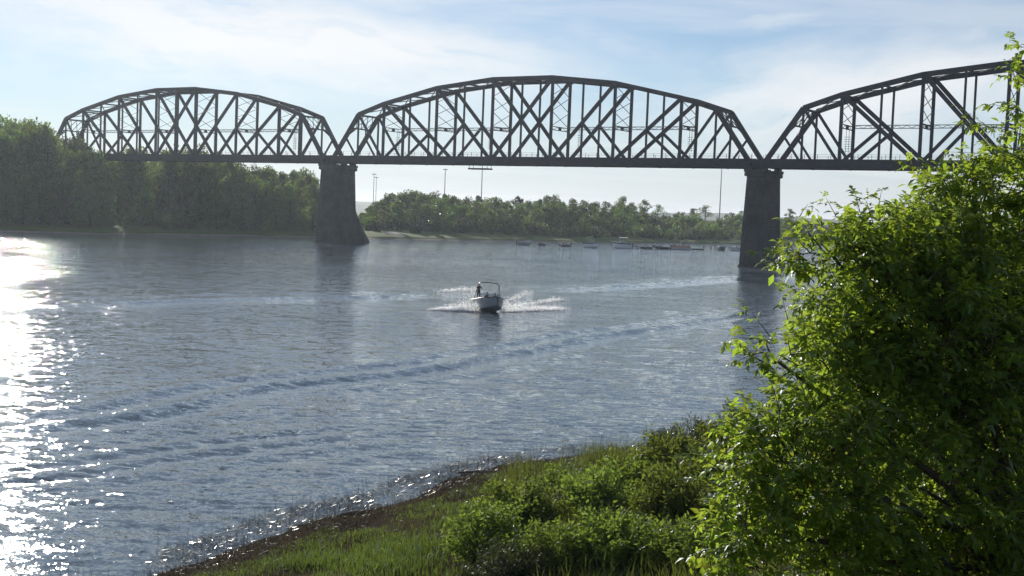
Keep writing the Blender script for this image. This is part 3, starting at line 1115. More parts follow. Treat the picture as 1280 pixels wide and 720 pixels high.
CX = [440, 455, 475, 500, 540, 580, 620, 650, 690, 730, 760, 778, 795, 815]
CY = [268, 262, 243, 239, 241, 244, 247, 249, 247, 252, 256, 247, 258, 262]
for row, (dq, step, drop) in enumerate(((44, 15, 10), (66, 13, 3), (92, 13, 0), (130, 16, 2))):
    px = 446 + row * 3
    while px < 806:
        t = PT(px)
        y = float(fs_y(np.array([t]))[0]) + dq + rw.uniform(-8, 8)
        x = t * y
        zg = fz(x, y)
        top = float(np.interp(px, CX, CY)) + drop + rw.uniform(-3.5, 5)
        if px < 478:
            top = max(top, 250)
        h = max(4, tree_h(px, top, x, y, zg))
        s = h / 10
        place_tree('bank_tree', FARW[rw.randrange(5)], (x, y, zg), s * rw.uniform(0.95, 1.25), rw.uniform(0, 6.28),
                   belt_label(px, row), 'tree', 'belt of trees across the river', s)
        px += step * rw.uniform(0.7, 1.3)
GS = 'scrubby bushes on the far bank below the levee'
for i in range(150):
    px = rw.uniform(535, 985) if i > 40 else rw.uniform(440, 700)
    t = PT(px)
    y = float(fs_y(np.array([t]))[0]) + (rw.uniform(16, 70) if px > 640 else rw.uniform(26, 60))
    x = t * y
    s = rw.uniform(0.9, 2.1)
    place_shrub('far_bush', SCRUB[rw.randrange(3)], (x, y, fz(x, y) - 0.1), s, rw.uniform(0, 6.28),
                'rounded green bush in the far bank scrub ' + zone(px), GS)
for i in range(110):
    px = rw.uniform(770, 1010) if i < 70 else rw.uniform(1010, 1400)
    t = PT(px)
    y = float(fs_y(np.array([t]))[0]) + rw.uniform(30, 92)
    x = t * y
    place_shrub('far_bush', SCRUB[rw.randrange(3)], (x, y, fz(x, y) - 0.1), rw.uniform(1.5, 2.5), rw.uniform(0, 6.28),
                'rounded green bush in the far bank scrub ' + zone(px), GS)
# single trees standing on the levee
for px, top, dq, k, sw, lab in ((804, 250, 120, 0, 1.7, 'lone tree on the levee just right of the tall tree belt'),
                                (820, 256, 130, 1, 1.7, 'rounded tree on the levee, second from the tree belt'),
                                (866, 260, 125, 2, 1.9, 'small open tree on the levee left of the tall light mast'),
                                (879, 257, 128, 1, 1.8, 'larger open tree on the levee beside the tall light mast'),
                                (923, 263, 130, 2, 1.4, 'thin sapling on the levee just left of the right pier'),
                                (984, 261, 130, 0, 1.4, 'thin tree on the levee just right of the right pier')):
    t = PT(px)
    y = float(fs_y(np.array([t]))[0]) + dq
    x = t * y
    zg = fz(x, y)
    s = max(4, tree_h(px, top, x, y, zg)) / 10
    place_tree('levee_tree', OPEN[k], (x, y, zg), s * sw, rw.uniform(0, 6.28), lab, 'tree', None, s)

# pale sand patches by the left pier
for px, py, rx, ry, lab in ((483, 284.5, 9, 9, 'pale sand patch high on the bank right of the left pier'), (492, 290.5, 5.5, 6, 'small pale sand patch on the bank near the water right of the left pier')):
    t = PT(px)
    hy = 269.5 + (px - 640) * math.tan(ROLL)
    y = (EYE - 2.1) * F / (py - hy)
    y = max(y, float(fs_y(np.array([t]))[0]) + 14)
    x = t * y
    vs, fs = [], []
    nr, na = 5, 18
    for i in range(nr + 1):
        for k in range(na):
            f = i / nr
            w_ = 1 + 0.35 * math.sin(k * 1.7) * math.cos(k * 0.9 + px)
            xx, yy = x + math.cos(2 * math.pi * k / na) * rx * f * w_, y + math.sin(2 * math.pi * k / na) * ry * f * w_
            vs.append((xx, yy, fz(xx, yy) + 0.35 * (1 - f ** 2) + (0.06 if f < 1 else -0.1)))
    for i in range(nr):
        for k in range(na):
            fs.append((i * na + k, i * na + (k + 1) % na, (i + 1) * na + (k + 1) % na, (i + 1) * na + k))
    o = MB().add(vs, fs).build('sand_patch', 'sand', None, True)
    tag(o, lab, 'sand', kind='structure')


# tall light masts beyond the trees
def mast(px, top, Y, lab, head=True, rad=0.28):
    t = PT(px)
    x = t * Y
    zg = fz(x, Y)
    h = tree_h(px + (EYE) * 0, top, x, Y, zg)
    r_ = link('light_mast', None, None, (x, Y, zg))
    mb = MB()
    mb.tube([(0, 0, -0.5), (0, 0, h * 0.5), (0, 0, h)], [rad * 1.25, rad, rad * 0.7], 8)
    mb.build('pole', 'galvanised', r_)
    if head:
        hb = MB()
        n = 8
        pts = [(math.cos(2 * math.pi * k / n) * 1.1, math.sin(2 * math.pi * k / n) * 1.1, h - 0.4) for k in range(n + 1)]
        hb.tube(pts, 0.1, 4)
        for k in range(4):
            a = math.pi * k / 4
            hb.bar((-math.cos(a) * 1.1, -math.sin(a) * 1.1, h - 0.4), (math.cos(a) * 1.1, math.sin(a) * 1.1, h - 0.4), 0.08, 0.08)
        for k in range(n):
            a = 2 * math.pi * k / n
            hb.box((math.cos(a) * 1.15, math.sin(a) * 1.15, h - 0.55), (0.55, 0.55, 0.3))
        hb.build('lamp_ring', 'galvanised', r_)
    tag(r_, lab, 'light mast', 'tall light masts beyond the trees')
    return r_


mast(464.5, 217, 760, 'left one of two thin pale masts right of the left pier', rad=0.22)
mast(467.5, 221, 800, 'right one of two thin pale masts right of the left pier', rad=0.2)
mast(553, 211, 720, 'tall light mast rising from the trees left of the bridge platform')
mast(599, 203, 700, 'tall light mast right under the hanging bridge platform')
mast(897, 207, 690, 'tall light mast on the levee left of the right pier')

# a shed and two poles on the levee right of the right pier
t = PT(1012)
sx, sy = t * 700, 700
zg = fz(sx, sy)
sh = link('shed', None, None, (sx, sy, zg))
MB().box((0, 0, 1.8), (4.5, 4, 3.8)).build('wall', 'shed_wall', sh)
MB().add([(-2.6, -2.4, 3.7), (2.6, -2.4, 3.7), (2.6, 2.4, 3.7), (-2.6, 2.4, 3.7), (-2.6, 0, 4.8), (2.6, 0, 4.8)],
         [(0, 1, 5, 4), (2, 3, 4, 5), (0, 4, 3), (1, 2, 5), (3, 2, 1, 0)]).build('roof', 'shed_roof', sh)
MB().box((0.4, -2.03, 1.2), (1.1, 0.08, 2.2)).build('door', 'shed_roof', sh)
tag(sh, 'small grey shed on the skyline above the foreground leaves', 'shed')
for px, lab in ((1000.5, 'left one of two short utility poles beside the grey shed'), (1005, 'right one of two short utility poles beside the grey shed')):
    t = PT(px)
    x, y = t * 690, 690
    zg = fz(x, y)
    u_ = link('utility_pole', None, None, (x, y, zg))
    MB().tube([(0, 0, -0.4), (0, 0, 7.6)], [0.2, 0.14], 6).build('pole', 'timber', u_)
    MB().bar((-1.1, 0, 7.0), (1.1, 0, 7.0), 0.14, 0.14).build('crossarm', 'timber', u_)
    tag(u_, lab, 'utility pole', 'utility poles by the shed')

# ------------------------------------------------------------------ people
def person_mesh(name, J, mats):
    """one continuous skinned body; J: joints name -> (pos, radius); limbs taper, five fingers a hand"""
    edges = [('pelvis', 'belly'), ('belly', 'chest'), ('chest', 'neck'), ('neck', 'jaw'), ('jaw', 'head'), ('head', 'crown')]
    for s_ in 'LR':
        edges += [('chest', 'shoulder' + s_), ('shoulder' + s_, 'elbow' + s_), ('elbow' + s_, 'wrist' + s_), ('wrist' + s_, 'palm' + s_),
                  ('pelvis', 'hip' + s_), ('hip' + s_, 'knee' + s_), ('knee' + s_, 'ankle' + s_), ('ankle' + s_, 'toe' + s_)]
    J = dict(J)
    J['nose'] = (J['head'][0] + J['face'] * 0.115 + Vector((0, 0, -0.01)), 0.016)
    edges.append(('head', 'nose'))
    side = J['face'].cross(Vector((0, 0, 1))).normalized()
    for s_, sg in (('L', -1), ('R', 1)):
        J['ear' + s_] = (J['head'][0] + side * sg * 0.082, 0.016)
        edges.append(('head', 'ear' + s_))
        pw, pp = J['wrist' + s_][0], J['palm' + s_][0]
        d = (pp - pw).normalized()
        ac = d.cross(J['face']).normalized() if abs(d.dot(J['face'])) < 0.95 else d.cross(Vector((0, 0, 1))).normalized()
        for i, (off, ln) in enumerate(((-0.030, 0.062), (-0.010, 0.074), (0.010, 0.080), (0.030, 0.070))):
            k = 'f%d%s' % (i, s_)
            nrm = d.cross(ac).normalized()
            J[k + 'a'] = (pp + d * ln * 0.5 + ac * off * 1.2, 0.010)
            J[k + 'b'] = (pp + d * ln * 0.85 + ac * off * 1.3 - nrm * ln * 0.35, 0.008)
            edges += [('palm' + s_, k + 'a'), (k + 'a', k + 'b')]
        J['t' + s_] = (pw.lerp(pp, 0.5) + ac * 0.055 + d * 0.02, 0.010)
        edges.append(('wrist' + s_, 't' + s_))
    face = J.pop('face')
    names = list(J)
    idx = {k: i for i, k in enumerate(names)}
    me = bpy.data.meshes.new(name + '_cage')
    me.from_pydata([tuple(J[k][0]) for k in names], [(idx[a], idx[c]) for a, c in edges], [])
    ob = bpy.data.objects.new(name + '_cage', me)
    COL.objects.link(ob)
    md = ob.modifiers.new('skin', 'SKIN')
    md.use_smooth_shade = True
    for i, k in enumerate(names):
        r_ = J[k][1]
        me.skin_vertices[0].data[i].radius = (r_ if not hasattr(r_, '__len__') else r_[0], r_ if not hasattr(r_, '__len__') else r_[1])
    me.skin_vertices[0].data[idx['pelvis']].use_root = True
    sub = ob.modifiers.new('sub', 'SUBSURF')
    sub.levels = 1
    sub.render_levels = 1
    dg = bpy.context.evaluated_depsgraph_get()
    out = bpy.data.meshes.new_from_object(ob.evaluated_get(dg))
    out.name = name
    bpy.data.objects.remove(ob)
    # materials by nearest joint segment
    out.materials.clear()
    for mn in mats:                       # skin, shirt, trousers
        out.materials.append(MATS[mn])
    co = np.empty(len(out.vertices) * 3)
    out.vertices.foreach_get('co', co)
    co = co.reshape(-1, 3)
    segm = []
    for a, c in edges:
        kind = 0
        if a in ('belly', 'pelvis') and c in ('belly', 'chest') or (a == 'chest' and c.startswith('shoulder')) or (a == 'chest' and c == 'neck'):
            kind = 1
        if a.startswith('shoulder'):
            kind = 3
        if c.startswith('hip'):
            kind = 2
        if a.startswith('hip'):
            kind = 4
        segm.append((np.array(J[a][0]), np.array(J[c][0]), kind))
    for p in out.polygons:
        c = co[list(p.vertices)].mean(0)
        bd, bk = 9, 0
        for a_, c_, kd in segm:
            dd = c_ - a_
            t = float(np.clip(np.dot(c - a_, dd) / max(np.dot(dd, dd), 1e-9), 0, 1))
            e = np.linalg.norm(c - a_ - dd * t)
            if e < bd:
                bd, bk, bt = e, kd, t
        if bk == 3:
            bk = 1 if bt < 0.6 else 0
        elif bk == 4:
            bk = 2 if bt < 0.85 else 0
        p.material_index = bk
        p.use_smooth = True
    return out, J['head'][0], face


def pose(stand=True, lean=0.0, arms='down', face=(0, -1, 0), k=1.0):
    f = Vector(face).normalized()
    sd_ = f.cross(Vector((0, 0, 1))).normalized()
    up = Vector((0, 0, 1))

    def P(x, y, z):
        return (sd_ * x + f * y + up * z) * k
    zp = 0.92 if stand else 0.12
    J = {}
    ln = lean
    J['pelvis'] = (P(0, 0, zp), (0.15 * k, 0.11 * k))
    J['belly'] = (P(0, 0.01 + ln * .3, zp + 0.18), (0.135 * k, 0.10 * k))
    J['chest'] = (P(0, 0.0 + ln * .7, zp + 0.42), (0.16 * k, 0.115 * k))
    J['neck'] = (P(0, 0.02 + ln, zp + 0.58), 0.052 * k)
    J['jaw'] = (P(0, 0.045 + ln, zp + 0.66), 0.062 * k)
    J['head'] = (P(0, 0.04 + ln, zp + 0.735), 0.088 * k)
    J['crown'] = (P(0, 0.02 + ln, zp + 0.80), 0.066 * k)
    for s_, g in (('L', -1), ('R', 1)):
        J['shoulder' + s_] = (P(g * 0.185, ln * .85, zp + 0.50), 0.062 * k)
        if arms == 'down':
            J['elbow' + s_] = (P(g * 0.25, -0.02 + ln * .6, zp + 0.22), 0.042 * k)
            J['wrist' + s_] = (P(g * 0.26, 0.07 + ln * .5, zp - 0.02), 0.029 * k)
            J['palm' + s_] = (P(g * 0.255, 0.10 + ln * .5, zp - 0.09), (0.034 * k, 0.018 * k))
        else:   # reaching forward to a wheel
            J['elbow' + s_] = (P(g * 0.24, 0.12 + ln, zp + 0.28), 0.042 * k)
            J['wrist' + s_] = (P(g * 0.15, 0.36 + ln, zp + 0.30), 0.029 * k)
            J['palm' + s_] = (P(g * 0.14, 0.44 + ln, zp + 0.31), (0.034 * k, 0.018 * k))
        J['hip' + s_] = (P(g * 0.095, 0, zp - 0.04), 0.098 * k)
        if stand:
            J['knee' + s_] = (P(g * 0.11, 0.03, 0.49), 0.064 * k)
            J['ankle' + s_] = (P(g * 0.12, -0.03, 0.08), 0.042 * k)
            J['toe' + s_] = (P(g * 0.14, 0.15, 0.035), 0.034 * k)
        else:
            J['knee' + s_] = (P(g * 0.13, 0.42, zp - 0.02), 0.066 * k)
            J['ankle' + s_] = (P(g * 0.12, 0.44, zp - 0.40), 0.042 * k)
            J['toe' + s_] = (P(g * 0.13, 0.60, zp - 0.45), 0.034 * k)
    J['face'] = f
    return J


BODY = {}


def person(loc, rz, label, key, mats, stand=True, arms='down', lean=0.0, k=1.0, group=None):
    ck = (key, tuple(mats), k)
    if ck not in BODY:
        body, hd, fc = person_mesh('person', pose(stand, lean, arms, k=k), mats)
        hm = MB()
        vs, fs = [], []
        nu, nv = 10, 5
        for j in range(nv + 1):
            ph = math.pi * 0.56 * j / nv
            for i in range(nu):
                th = 2 * math.pi * i / nu
                d = Vector((math.sin(ph) * math.cos(th), math.sin(ph) * math.sin(th), math.cos(ph)))
                back = -d.dot(fc)
                rr = 0.108 * k * (1 + 0.05 * math.sin(3 * th))
                z = d.z * rr * 1.12
                if back < -0.2 and ph > 0.9:
                    z = max(z, 0.05 * k)
                vs.append(hd + Vector((d.x * rr * 0.92, d.y * rr + 0.015 * k, z + 0.015 * k)))
        for j in range(nv):
            for i in range(nu):
                fs.append((j * nu + i, j * nu + (i + 1) % nu, (j + 1) * nu + (i + 1) % nu, (j + 1) * nu + i))
        hm.add(vs, fs)
        BODY[ck] = (body, hm.mesh('hair', 'hair', True))
    body, hair = BODY[ck]
    o = link('person', body, None, loc, (0, 0, rz))
    link('hair', hair, o)
    return tag(o, label, 'person', group)


# ------------------------------------------------------------------ boats
def hull_mb(L, B, H, bowrise=0.25):
    """planing hull: keel, chine, gunwale sections lofted from transom to stem (x forward)"""
    st = [(0, .90, 0.0), (.25, .97, 0.0), (.5, 1.0, .02), (.7, .90, .10), (.85, .62, .28), (.95, .28, .52), (1.0, .03, .70)]
    secs = []
    for f, bw, kz in st:
        x = -L / 2 + L * f
        g = H * (1 + bowrise * f * f)
        keel = -0.32 * H + kz * H
        ch = -0.05 * H + kz * 0.75 * H
        hb = B / 2 * bw
        xs = x
        secs.append([(xs, 0, keel), (xs, hb * .80, ch), (xs, hb * .86, ch + .05 * H), (xs, hb, g * .78), (xs, hb * 0.98, g)])
    return st, secs


def boat(name, L, B, H, loc, rz, label, group=None, hullmat='gelcoat', stripe='gelcoat_dark', shield=True, canopy=None, motor=True,
         tower=False, pitch=0.0, roll=0.0, seats=True):
    r_ = link(name, None, None, loc, (roll, pitch, rz))
    st, secs = hull_mb(L, B, H)
    vs, fs, mi = [], [], []
    mb = MB()
    full = []
    for s_ in secs:
        full.append([(x, -y, z) for x, y, z in reversed(s_)] + s_[1:])
    n = 9
    for s_ in full:
        vs += s_
    for i in range(len(full) - 1):
        for k in range(n - 1):
            fs.append((i * n + k, i * n + k + 1, (i + 1) * n + k + 1, (i + 1) * n + k))
    mb.add(vs, [f for j, f in enumerate(fs) if (j % 8) not in (0, 7)], 0)
    mb.add(vs, [f for j, f in enumerate(fs) if (j % 8) in (0, 7)], 1)
    mb.add(full[0], [tuple(range(n))], 0)
    hull = mb.build('hull', [hullmat, stripe], r_)
    # rub rail
    rr = MB()
    for sg in (-1, 1):
        rr.tube([(s_[-1][0], sg * s_[-1][1], s_[-1][2]) for s_ in secs], 0.035, 5)
    rr.build('rub_rail', 'rubber', hull)
    # deck: foredeck, side decks, cockpit floor
    dk = MB()
    fl = 0.12 * H
    for i in range(len(secs) - 1):
        a, c = secs[i][-1], secs[i + 1][-1]
        if st[i][0] >= 0.5:
            dk.add([(a[0], -a[1], a[2]), (a[0], a[1], a[2]), (c[0], c[1], c[2]), (c[0], -c[1], c[2]),
                    (a[0], 0, a[2] + .06 * H), (c[0], 0, c[2] + .06 * H)], [(0, 4, 5, 3), (4, 1, 2, 5)])
        else:
            for sg in (-1, 1):
                ai, ci = a[1] - .18, c[1] - .18
                dk.add([(a[0], sg * a[1], a[2]), (c[0], sg * c[1], c[2]), (c[0], sg * ci, c[2]), (a[0], sg * ai, a[2]),
                        (a[0], sg * ai, fl), (c[0], sg * ci, fl)], [(0, 1, 2, 3), (3, 2, 5, 4)])
            dk.add([(a[0], -a[1] + .18, fl), (a[0], a[1] - .18, fl), (c[0], c[1] - .18, fl), (c[0], -c[1] + .18, fl)], [(0, 1, 2, 3)])
    dk.build('deck', 'gelcoat', r_)
    if seats:
        for x, y, w in ((-L * .36, 0, B * .62), (-L * .02, B * .24, B * .26), (-L * .02, -B * .24, B * .26)):
            sm = MB()
            sm.box((x, y, fl + .24), (0.5, w, .42))
            sm.bar((x - .24, y, fl + .40), (x - .34, y, fl + .85), .14, w, (0, 1, 0))
            sm.build('seat', 'vinyl', r_)
    if shield:
        x0 = L * .10
        z0 = H * 1.10
        gm, fm = MB(), MB()
        pts = [(x0 - L * .09, -B * .45), (x0 + L * .03, -B * .32), (x0 + L * .06, -B * .10), (x0 + L * .06, B * .10), (x0 + L * .03, B * .32), (x0 - L * .09, B * .45)]
        for (xa, ya), (xb, yb) in zip(pts[:-1], pts[1:]):
            q = [(xa, ya, z0), (xb, yb, z0), (xb - .22, yb * .96, z0 + .46), (xa - .22, ya * .96, z0 + .46)]
            gm.add(q, [(0, 1, 2, 3)])
            fm.tube([q[3], q[2]], .022, 4)
            fm.tube([q[0], q[3]], .018, 4)
        w_ = gm.build('windshield', 'glass', r_)
        fm.build('frame', 'aluminium', w_)
        cm_ = MB()
        cm_.box((L * .09, B * .25, H * .8), (.4, B * .34, H * .62))
        cm_.box((L * .09, -B * .25, H * .8), (.4, B * .34, H * .62))
        for k in range(10):
            a0, a1 = 2 * math.pi * k / 10, 2 * math.pi * (k + 1) / 10
            cm_.tube([(L * .03, -B * .25 + .17 * math.cos(a0), H * .95 + .17 * math.sin(a0)), (L * .03, -B * .25 + .17 * math.cos(a1), H * .95 + .17 * math.sin(a1))], .018, 4)
        cm_.build('console', 'gelcoat', r_)
    if canopy:
        cb = MB()
        zc = H + 1.75
        nx, ny = 5, 5
        vs, fs = [], []
        for i in range(nx):
            for j in range(ny):
                u, v = i / (nx - 1), j / (ny - 1) * 2 - 1
                vs.append((-L * .30 + L * .42 * u, v * B * .44, zc + .16 * (1 - v * v) + .06 * math.sin(u * math.pi)))
        for i in range(nx - 1):
            for j in range(ny - 1):
                fs.append((i * ny + j, i * ny + j + 1, (i + 1) * ny + j + 1, (i + 1) * ny + j))
        low = [(x, y, z - .05) for x, y, z in vs]
        cb.add(vs, fs).add(low, [tuple(reversed(f)) for f in fs])
        cn = cb.build('canopy', canopy, r_)
        for sg in (-1, 1):
            for x0, x1 in ((-L * .12, -L * .30), (-L * .12, L * .12), (-L * .12, -L * .09)):
                MB().tube([(x0, sg * B * .47, H * 1.0), (x1, sg * B * .44, zc)], .022, 5).build('canopy_pole', 'aluminium', cn)
    if tower:
        tb = MB()
        zc = H + 1.62
        for sg in (-1, 1):
            tb.tube([(-L * .02, sg * B * .47, H * 1.02), (-L * .06, sg * B * .43, zc - .25), (-L * .075, sg * B * .34, zc)], [.036, .032, .03], 7)
            tb.tube([(-L * .20, sg * B * .47, H * 1.0), (-L * .09, sg * B * .41, zc - .35)], [.035, .03], 6)
        tb.tube([(-L * .075, -B * .34, zc), (-L * .075, 0, zc + .05), (-L * .075, B * .34, zc)], .038, 7)
        tb.build('wakeboard_tower', 'tower_black', r_)
    if motor:
        ob = MB()
        xs = -L / 2
        prof = [(.26, .20), (.34, .25), (.36, .62), (.22, .78)]
        vs, fs = [], []
        for w, z in prof:
            vs += [(xs - .08 - w * 1.5, -w * .55, z + H * .55), (xs - .08, -w * .55, z + H * .55), (xs - .08, w * .55, z + H * .55), (xs - .08 - w * 1.5, w * .55, z + H * .55)]
        for i in range(3):
            for k in range(4):
                fs.append((i * 4 + k, i * 4 + (k + 1) % 4, (i + 1) * 4 + (k + 1) % 4, (i + 1) * 4 + k))
        fs += [(3, 2, 1, 0), (12, 13, 14, 15)]
        ob.add(vs, fs)
        ob.bar((xs - .25, 0, H * .75), (xs - .25, 0, -.45), .12, .26, (1, 0, 0))
        ob.build('outboard_motor', 'rubber', r_)
    return tag(r_, label, 'boat', group)


# the speedboat running towards the camera
BYAW = R(-90 + 17)
boat('speedboat', 5.7, 2.5, 0.92, (BOAT.x + 0.2, BOAT.y + 2.2, 0.16), BYAW, 'white speedboat with dark arched tower speeding towards the near bank',
     tower=True, pitch=R(-5), roll=R(-3), hullmat='gelcoat_grey', stripe='gelcoat_grey')


def in_boat(x, y, z, o=(BOAT.x + 0.2, BOAT.y + 2.2, 0.16), rz=BYAW):
    return (o[0] + x * math.cos(rz) - y * math.sin(rz), o[1] + x * math.sin(rz) + y * math.cos(rz), o[2] + z)


person(in_boat(-0.30, -0.92, 0.72), BYAW + R(90), 'person in a dark shirt standing at the wheel of the speedboat', 'helm', ('skin', 'cloth_dark', 'cloth_dark'), True, 'wheel', 0.05)
person(in_boat(-0.15, -0.14, 0.70), BYAW + R(90), 'person in a dark red top seated beside the standing driver in the speedboat', 'sitred', ('skin', 'cloth_red', 'cloth_blue'), False, 'down')
person(in_boat(-0.15, 0.66, 0.62), BYAW + R(90), 'person seated low behind the right side of the speedboat windshield', 'sitdark', ('skin', 'cloth_blue', 'cloth_dark'), False, 'down')

# spray and foam thrown up by the speedboat
rng = np.random.default_rng(3)
V, Q = [], []
nv = 0
HOME = Vector((BOAT.x + 0.2, BOAT.y + 2.2, 0))
fwd = Vector((math.cos(BYAW), math.sin(BYAW), 0))
lft = Vector((-math.sin(BYAW), math.cos(BYAW), 0))
PL = []


def spray(p0, p1, n, w0, w1, h0, h1, size):
    size *= 0.62
    for i in range(int(n * 2.3)):
        t = rng.random() ** 0.8
        p = p0.lerp(p1, t)
        w, h = w0 + (w1 - w0) * t, h0 + (h1 - h0) * t
        hz_ = abs(rng.normal()) * h * 0.55 * (rng.random() < 0.6) + 0.03 * rng.random()
        q = p + Vector((rng.normal() * w * .55, rng.normal() * w * .55, hz_))
        PL.append((q, size * (0.35 + 0.9 * rng.random()) * (1 - 0.35 * min(1, hz_ / max(h, .01)))))


A0 = HOME + fwd * 1.2
# left of picture: sheet off the starboard chine, then arms of the wake trailing back
L0 = HOME + fwd * 0.6 - lft * 1.1
R0 = HOME + fwd * 1.0 + lft * 1.1
wp = lambda px, py: on_water(px, py)
spray(L0, wp(541, 388), 1300, 0.3, 0.5, 1.0, 0.12, 0.11)
spray(L0, wp(565, 389), 700, 0.3, 0.4, 1.0, 0.5, 0.12)
spray(wp(552, 365), wp(590, 362), 420, 0.9, 1.3, 0.22, 0.35, 0.12)
spray(wp(590, 364), HOME - fwd * 3.2, 450, 1.2, 0.8, 0.12, 0.2, 0.11)
spray(R0, wp(700, 387), 1500, 0.4, 0.9, 0.8, 0.2, 0.11)
spray(HOME + lft * 1.4 - fwd * 1.5, wp(704, 375), 700, 0.45, 0.5, 0.55, 0.3, 0.11)
spray(HOME + lft * 1.2 - fwd * 2.5, wp(662, 365), 420, 0.6, 0.7, 0.3, 0.2, 0.11)
pq = np.array([tuple(q) for q, _ in PL])
pr_ = np.array([r_ for _, r_ in PL])
ri = np.clip(np.round(np.interp(pq[:, 1], wy, np.arange(len(wy)))).astype(int), 0, len(wy) - 1)
ci = np.clip(np.round(np.interp(pq[:, 0] / pq[:, 1], wt, np.arange(len(wt)))).astype(int), 0, len(wt) - 1)
fa = rand_dir(len(pq), rng)
fn = rand_dir(len(pq), rng)
low = pq[:, 2] < 0.10
fa[low, 2] *= 0.1
fn[low] = fn[low] * 0.3 + np.array([0, 0, 1.0])
fn[~low] = fn[~low] * 0.7 + np.array([-0.3, 1.0, 0.3])
pr_ = np.where(low, pr_ * 1.6, pr_ * 0.9)
pq[:, 2] += WZ[ri, ci] + 0.02
V, Q = quad_leaves(pq - fa * pr_[:, None], fa, fn, pr_ * 2.2, pr_ * 1.9, 0.1)
sp = link('wake_spray', np_mesh('wake_spray', V, Q, 'foam'))
tag(sp, 'white spray and foam thrown up by the speedboat', 'spray', kind='stuff')

# boats anchored along the far bank
GB = 'boats anchored off the far bank'


def wl(px, py):
    return on_water(px, py)


def far_boat(px, py, L, B, H, rz, label, **kw):
    p = wl(px, py)
    return boat(kw.pop('name', 'moored_boat'), L, B, H, (p.x, p.y, 0.12), rz, label, GB, **kw), p


far_boat(655.5, 306.4, 4.4, 1.9, 1.0, R(4), 'small grey open boat beside a lone wader, leftmost of the moored boats', shield=False, hullmat='aluminium', stripe='aluminium')
far_boat(705, 308.2, 3.9, 1.7, 0.6, R(170), 'small dark boat crowded with people and a white bow, between two white boats', hullmat='gelcoat_dark', stripe='gelcoat', shield=False)
far_boat(739.5, 309.6, 4.9, 2.4, 1.35, R(-28), 'white boat with a dark green canopy, alone in the middle of the row', canopy='canvas_green')
far_boat(777.5, 310.4, 6.4, 2.6, 1.5, R(160), 'largest white and dark blue boat with a white canopy in the row', canopy='cloth_white', stripe='canvas_blue', hullmat='gelcoat')
far_boat(806, 311.2, 4.6, 1.9, 0.7, R(175), 'low dark boat with a white bow just right of the largest boat', hullmat='gelcoat_dark', stripe='gelcoat')
far_boat(827, 311.6, 5.4, 2.0, 0.7, R(172), 'long low dark boat left of the pontoon boat', hullmat='gelcoat_dark', shield=True)
far_boat(902, 313.0, 4.6, 2.3, 0.95, R(-80), 'dark boat seen from its bow, beside two standing people', hullmat='gelcoat_dark', stripe='gelcoat_dark')
far_boat(921, 313.6, 5.6, 2.2, 0.85, R(178), 'grey boat with a windshield half hidden behind the right pier')

# personal watercraft
def watercraft(px, py, rz, label, mat):
    p = wl(px, py)
    r_ = link('jet_ski', None, None, (p.x, p.y, 0.1), (0, 0, rz))
    st, secs = hull_mb(2.6, 1.0, 0.45)
    mb = MB()
    full = [[(x, -y, z) for x, y, z in reversed(s_)] + s_[1:] for s_ in secs]
    n = 9
    mb.add([v for s_ in full for v in s_], [(i * n + k, i * n + (k + 1) % n, (i + 1) * n + (k + 1) % n, (i + 1) * n + k) for i in range(len(full) - 1) for k in range(n)])
    mb.add(full[0], [tuple(range(n))])
    mb.build('hull', mat, r_)
    s_ = MB()
    s_.add([(-1.0, -.2, .45), (-1.0, .2, .45), (.1, .22, .45), (.1, -.22, .45), (-.95, -.14, .78), (-.95, .14, .78), (0, .14, .72), (0, -.14, .72)],
           [(0, 1, 2, 3), (4, 7, 6, 5), (0, 4, 5, 1), (1, 5, 6, 2), (2, 6, 7, 3), (3, 7, 4, 0)])
    s_.build('seat', 'rubber', r_)
    h_ = MB()
    h_.bar((.55, 0, .45), (.2, 0, .98), .25, .18)
    h_.tube([(.15, -.36, 1.0), (.25, 0, 1.0), (.15, .36, 1.0)], .025, 5)
    h_.build('handlebar', 'rubber', r_)
    return tag(r_, label, 'jet ski', 'jet skis off the far bank')


watercraft(677.5, 307.2, R(12), 'dark jet ski between the small grey boat and the crowded boat', 'gelcoat_dark')
watercraft(795, 311.0, R(150), 'white jet ski close to the right end of the largest boat', 'gelcoat')

# pontoon boat
p = wl(851, 312.0)
r_ = link('pontoon_boat', None, None, (p.x, p.y, 0.0), (0, 0, R(176)))
for sg in (-1, 1):
    MB().tube([(-3.6, sg * .85, .2), (3.0, sg * .85, .2), (3.6, sg * .85, .34)], [.32, .32, .08], 10).build('pontoon', 'aluminium', r_)
MB().box((0, 0, .58), (6.9, 2.4, .12)).build('deck', 'gelcoat', r_)
for sg in (-1, 1):
    MB().box((.1, sg * 1.17, 1.0), (6.4, .06, .70)).build('side_panel', 'gelcoat_pink', r_)
for x in (-3.1, 3.3):
    MB().box((x, 0, 1.0), (.06, 2.28, .70)).build('end_panel', 'gelcoat_pink', r_)
cn = MB().box((-1.2, 0, 2.72), (3.0, 2.3, .10)).box((-1.2, 0, 2.80), (2.4, 1.8, .08)).build('canopy', 'canvas_tan', r_)
for x in (-2.6, .2):
    for sg in (-1, 1):
        MB().tube([(x * .9, sg * 1.15, .64), (x, sg * 1.1, 2.7)], .03, 5).build('canopy_pole', 'aluminium', cn)
for x, y in ((-2.4, .6), (-2.4, -.6), (1.6, .7), (1.6, -.7)):
    MB().box((x, y, .86), (1.1, .6, .44)).box((x - .5, y, 1.2), (.14, .6, .4)).build('seat', 'vinyl', r_)
tag(r_, 'pontoon boat with reddish sides and a flat tan canopy', 'boat', GB)

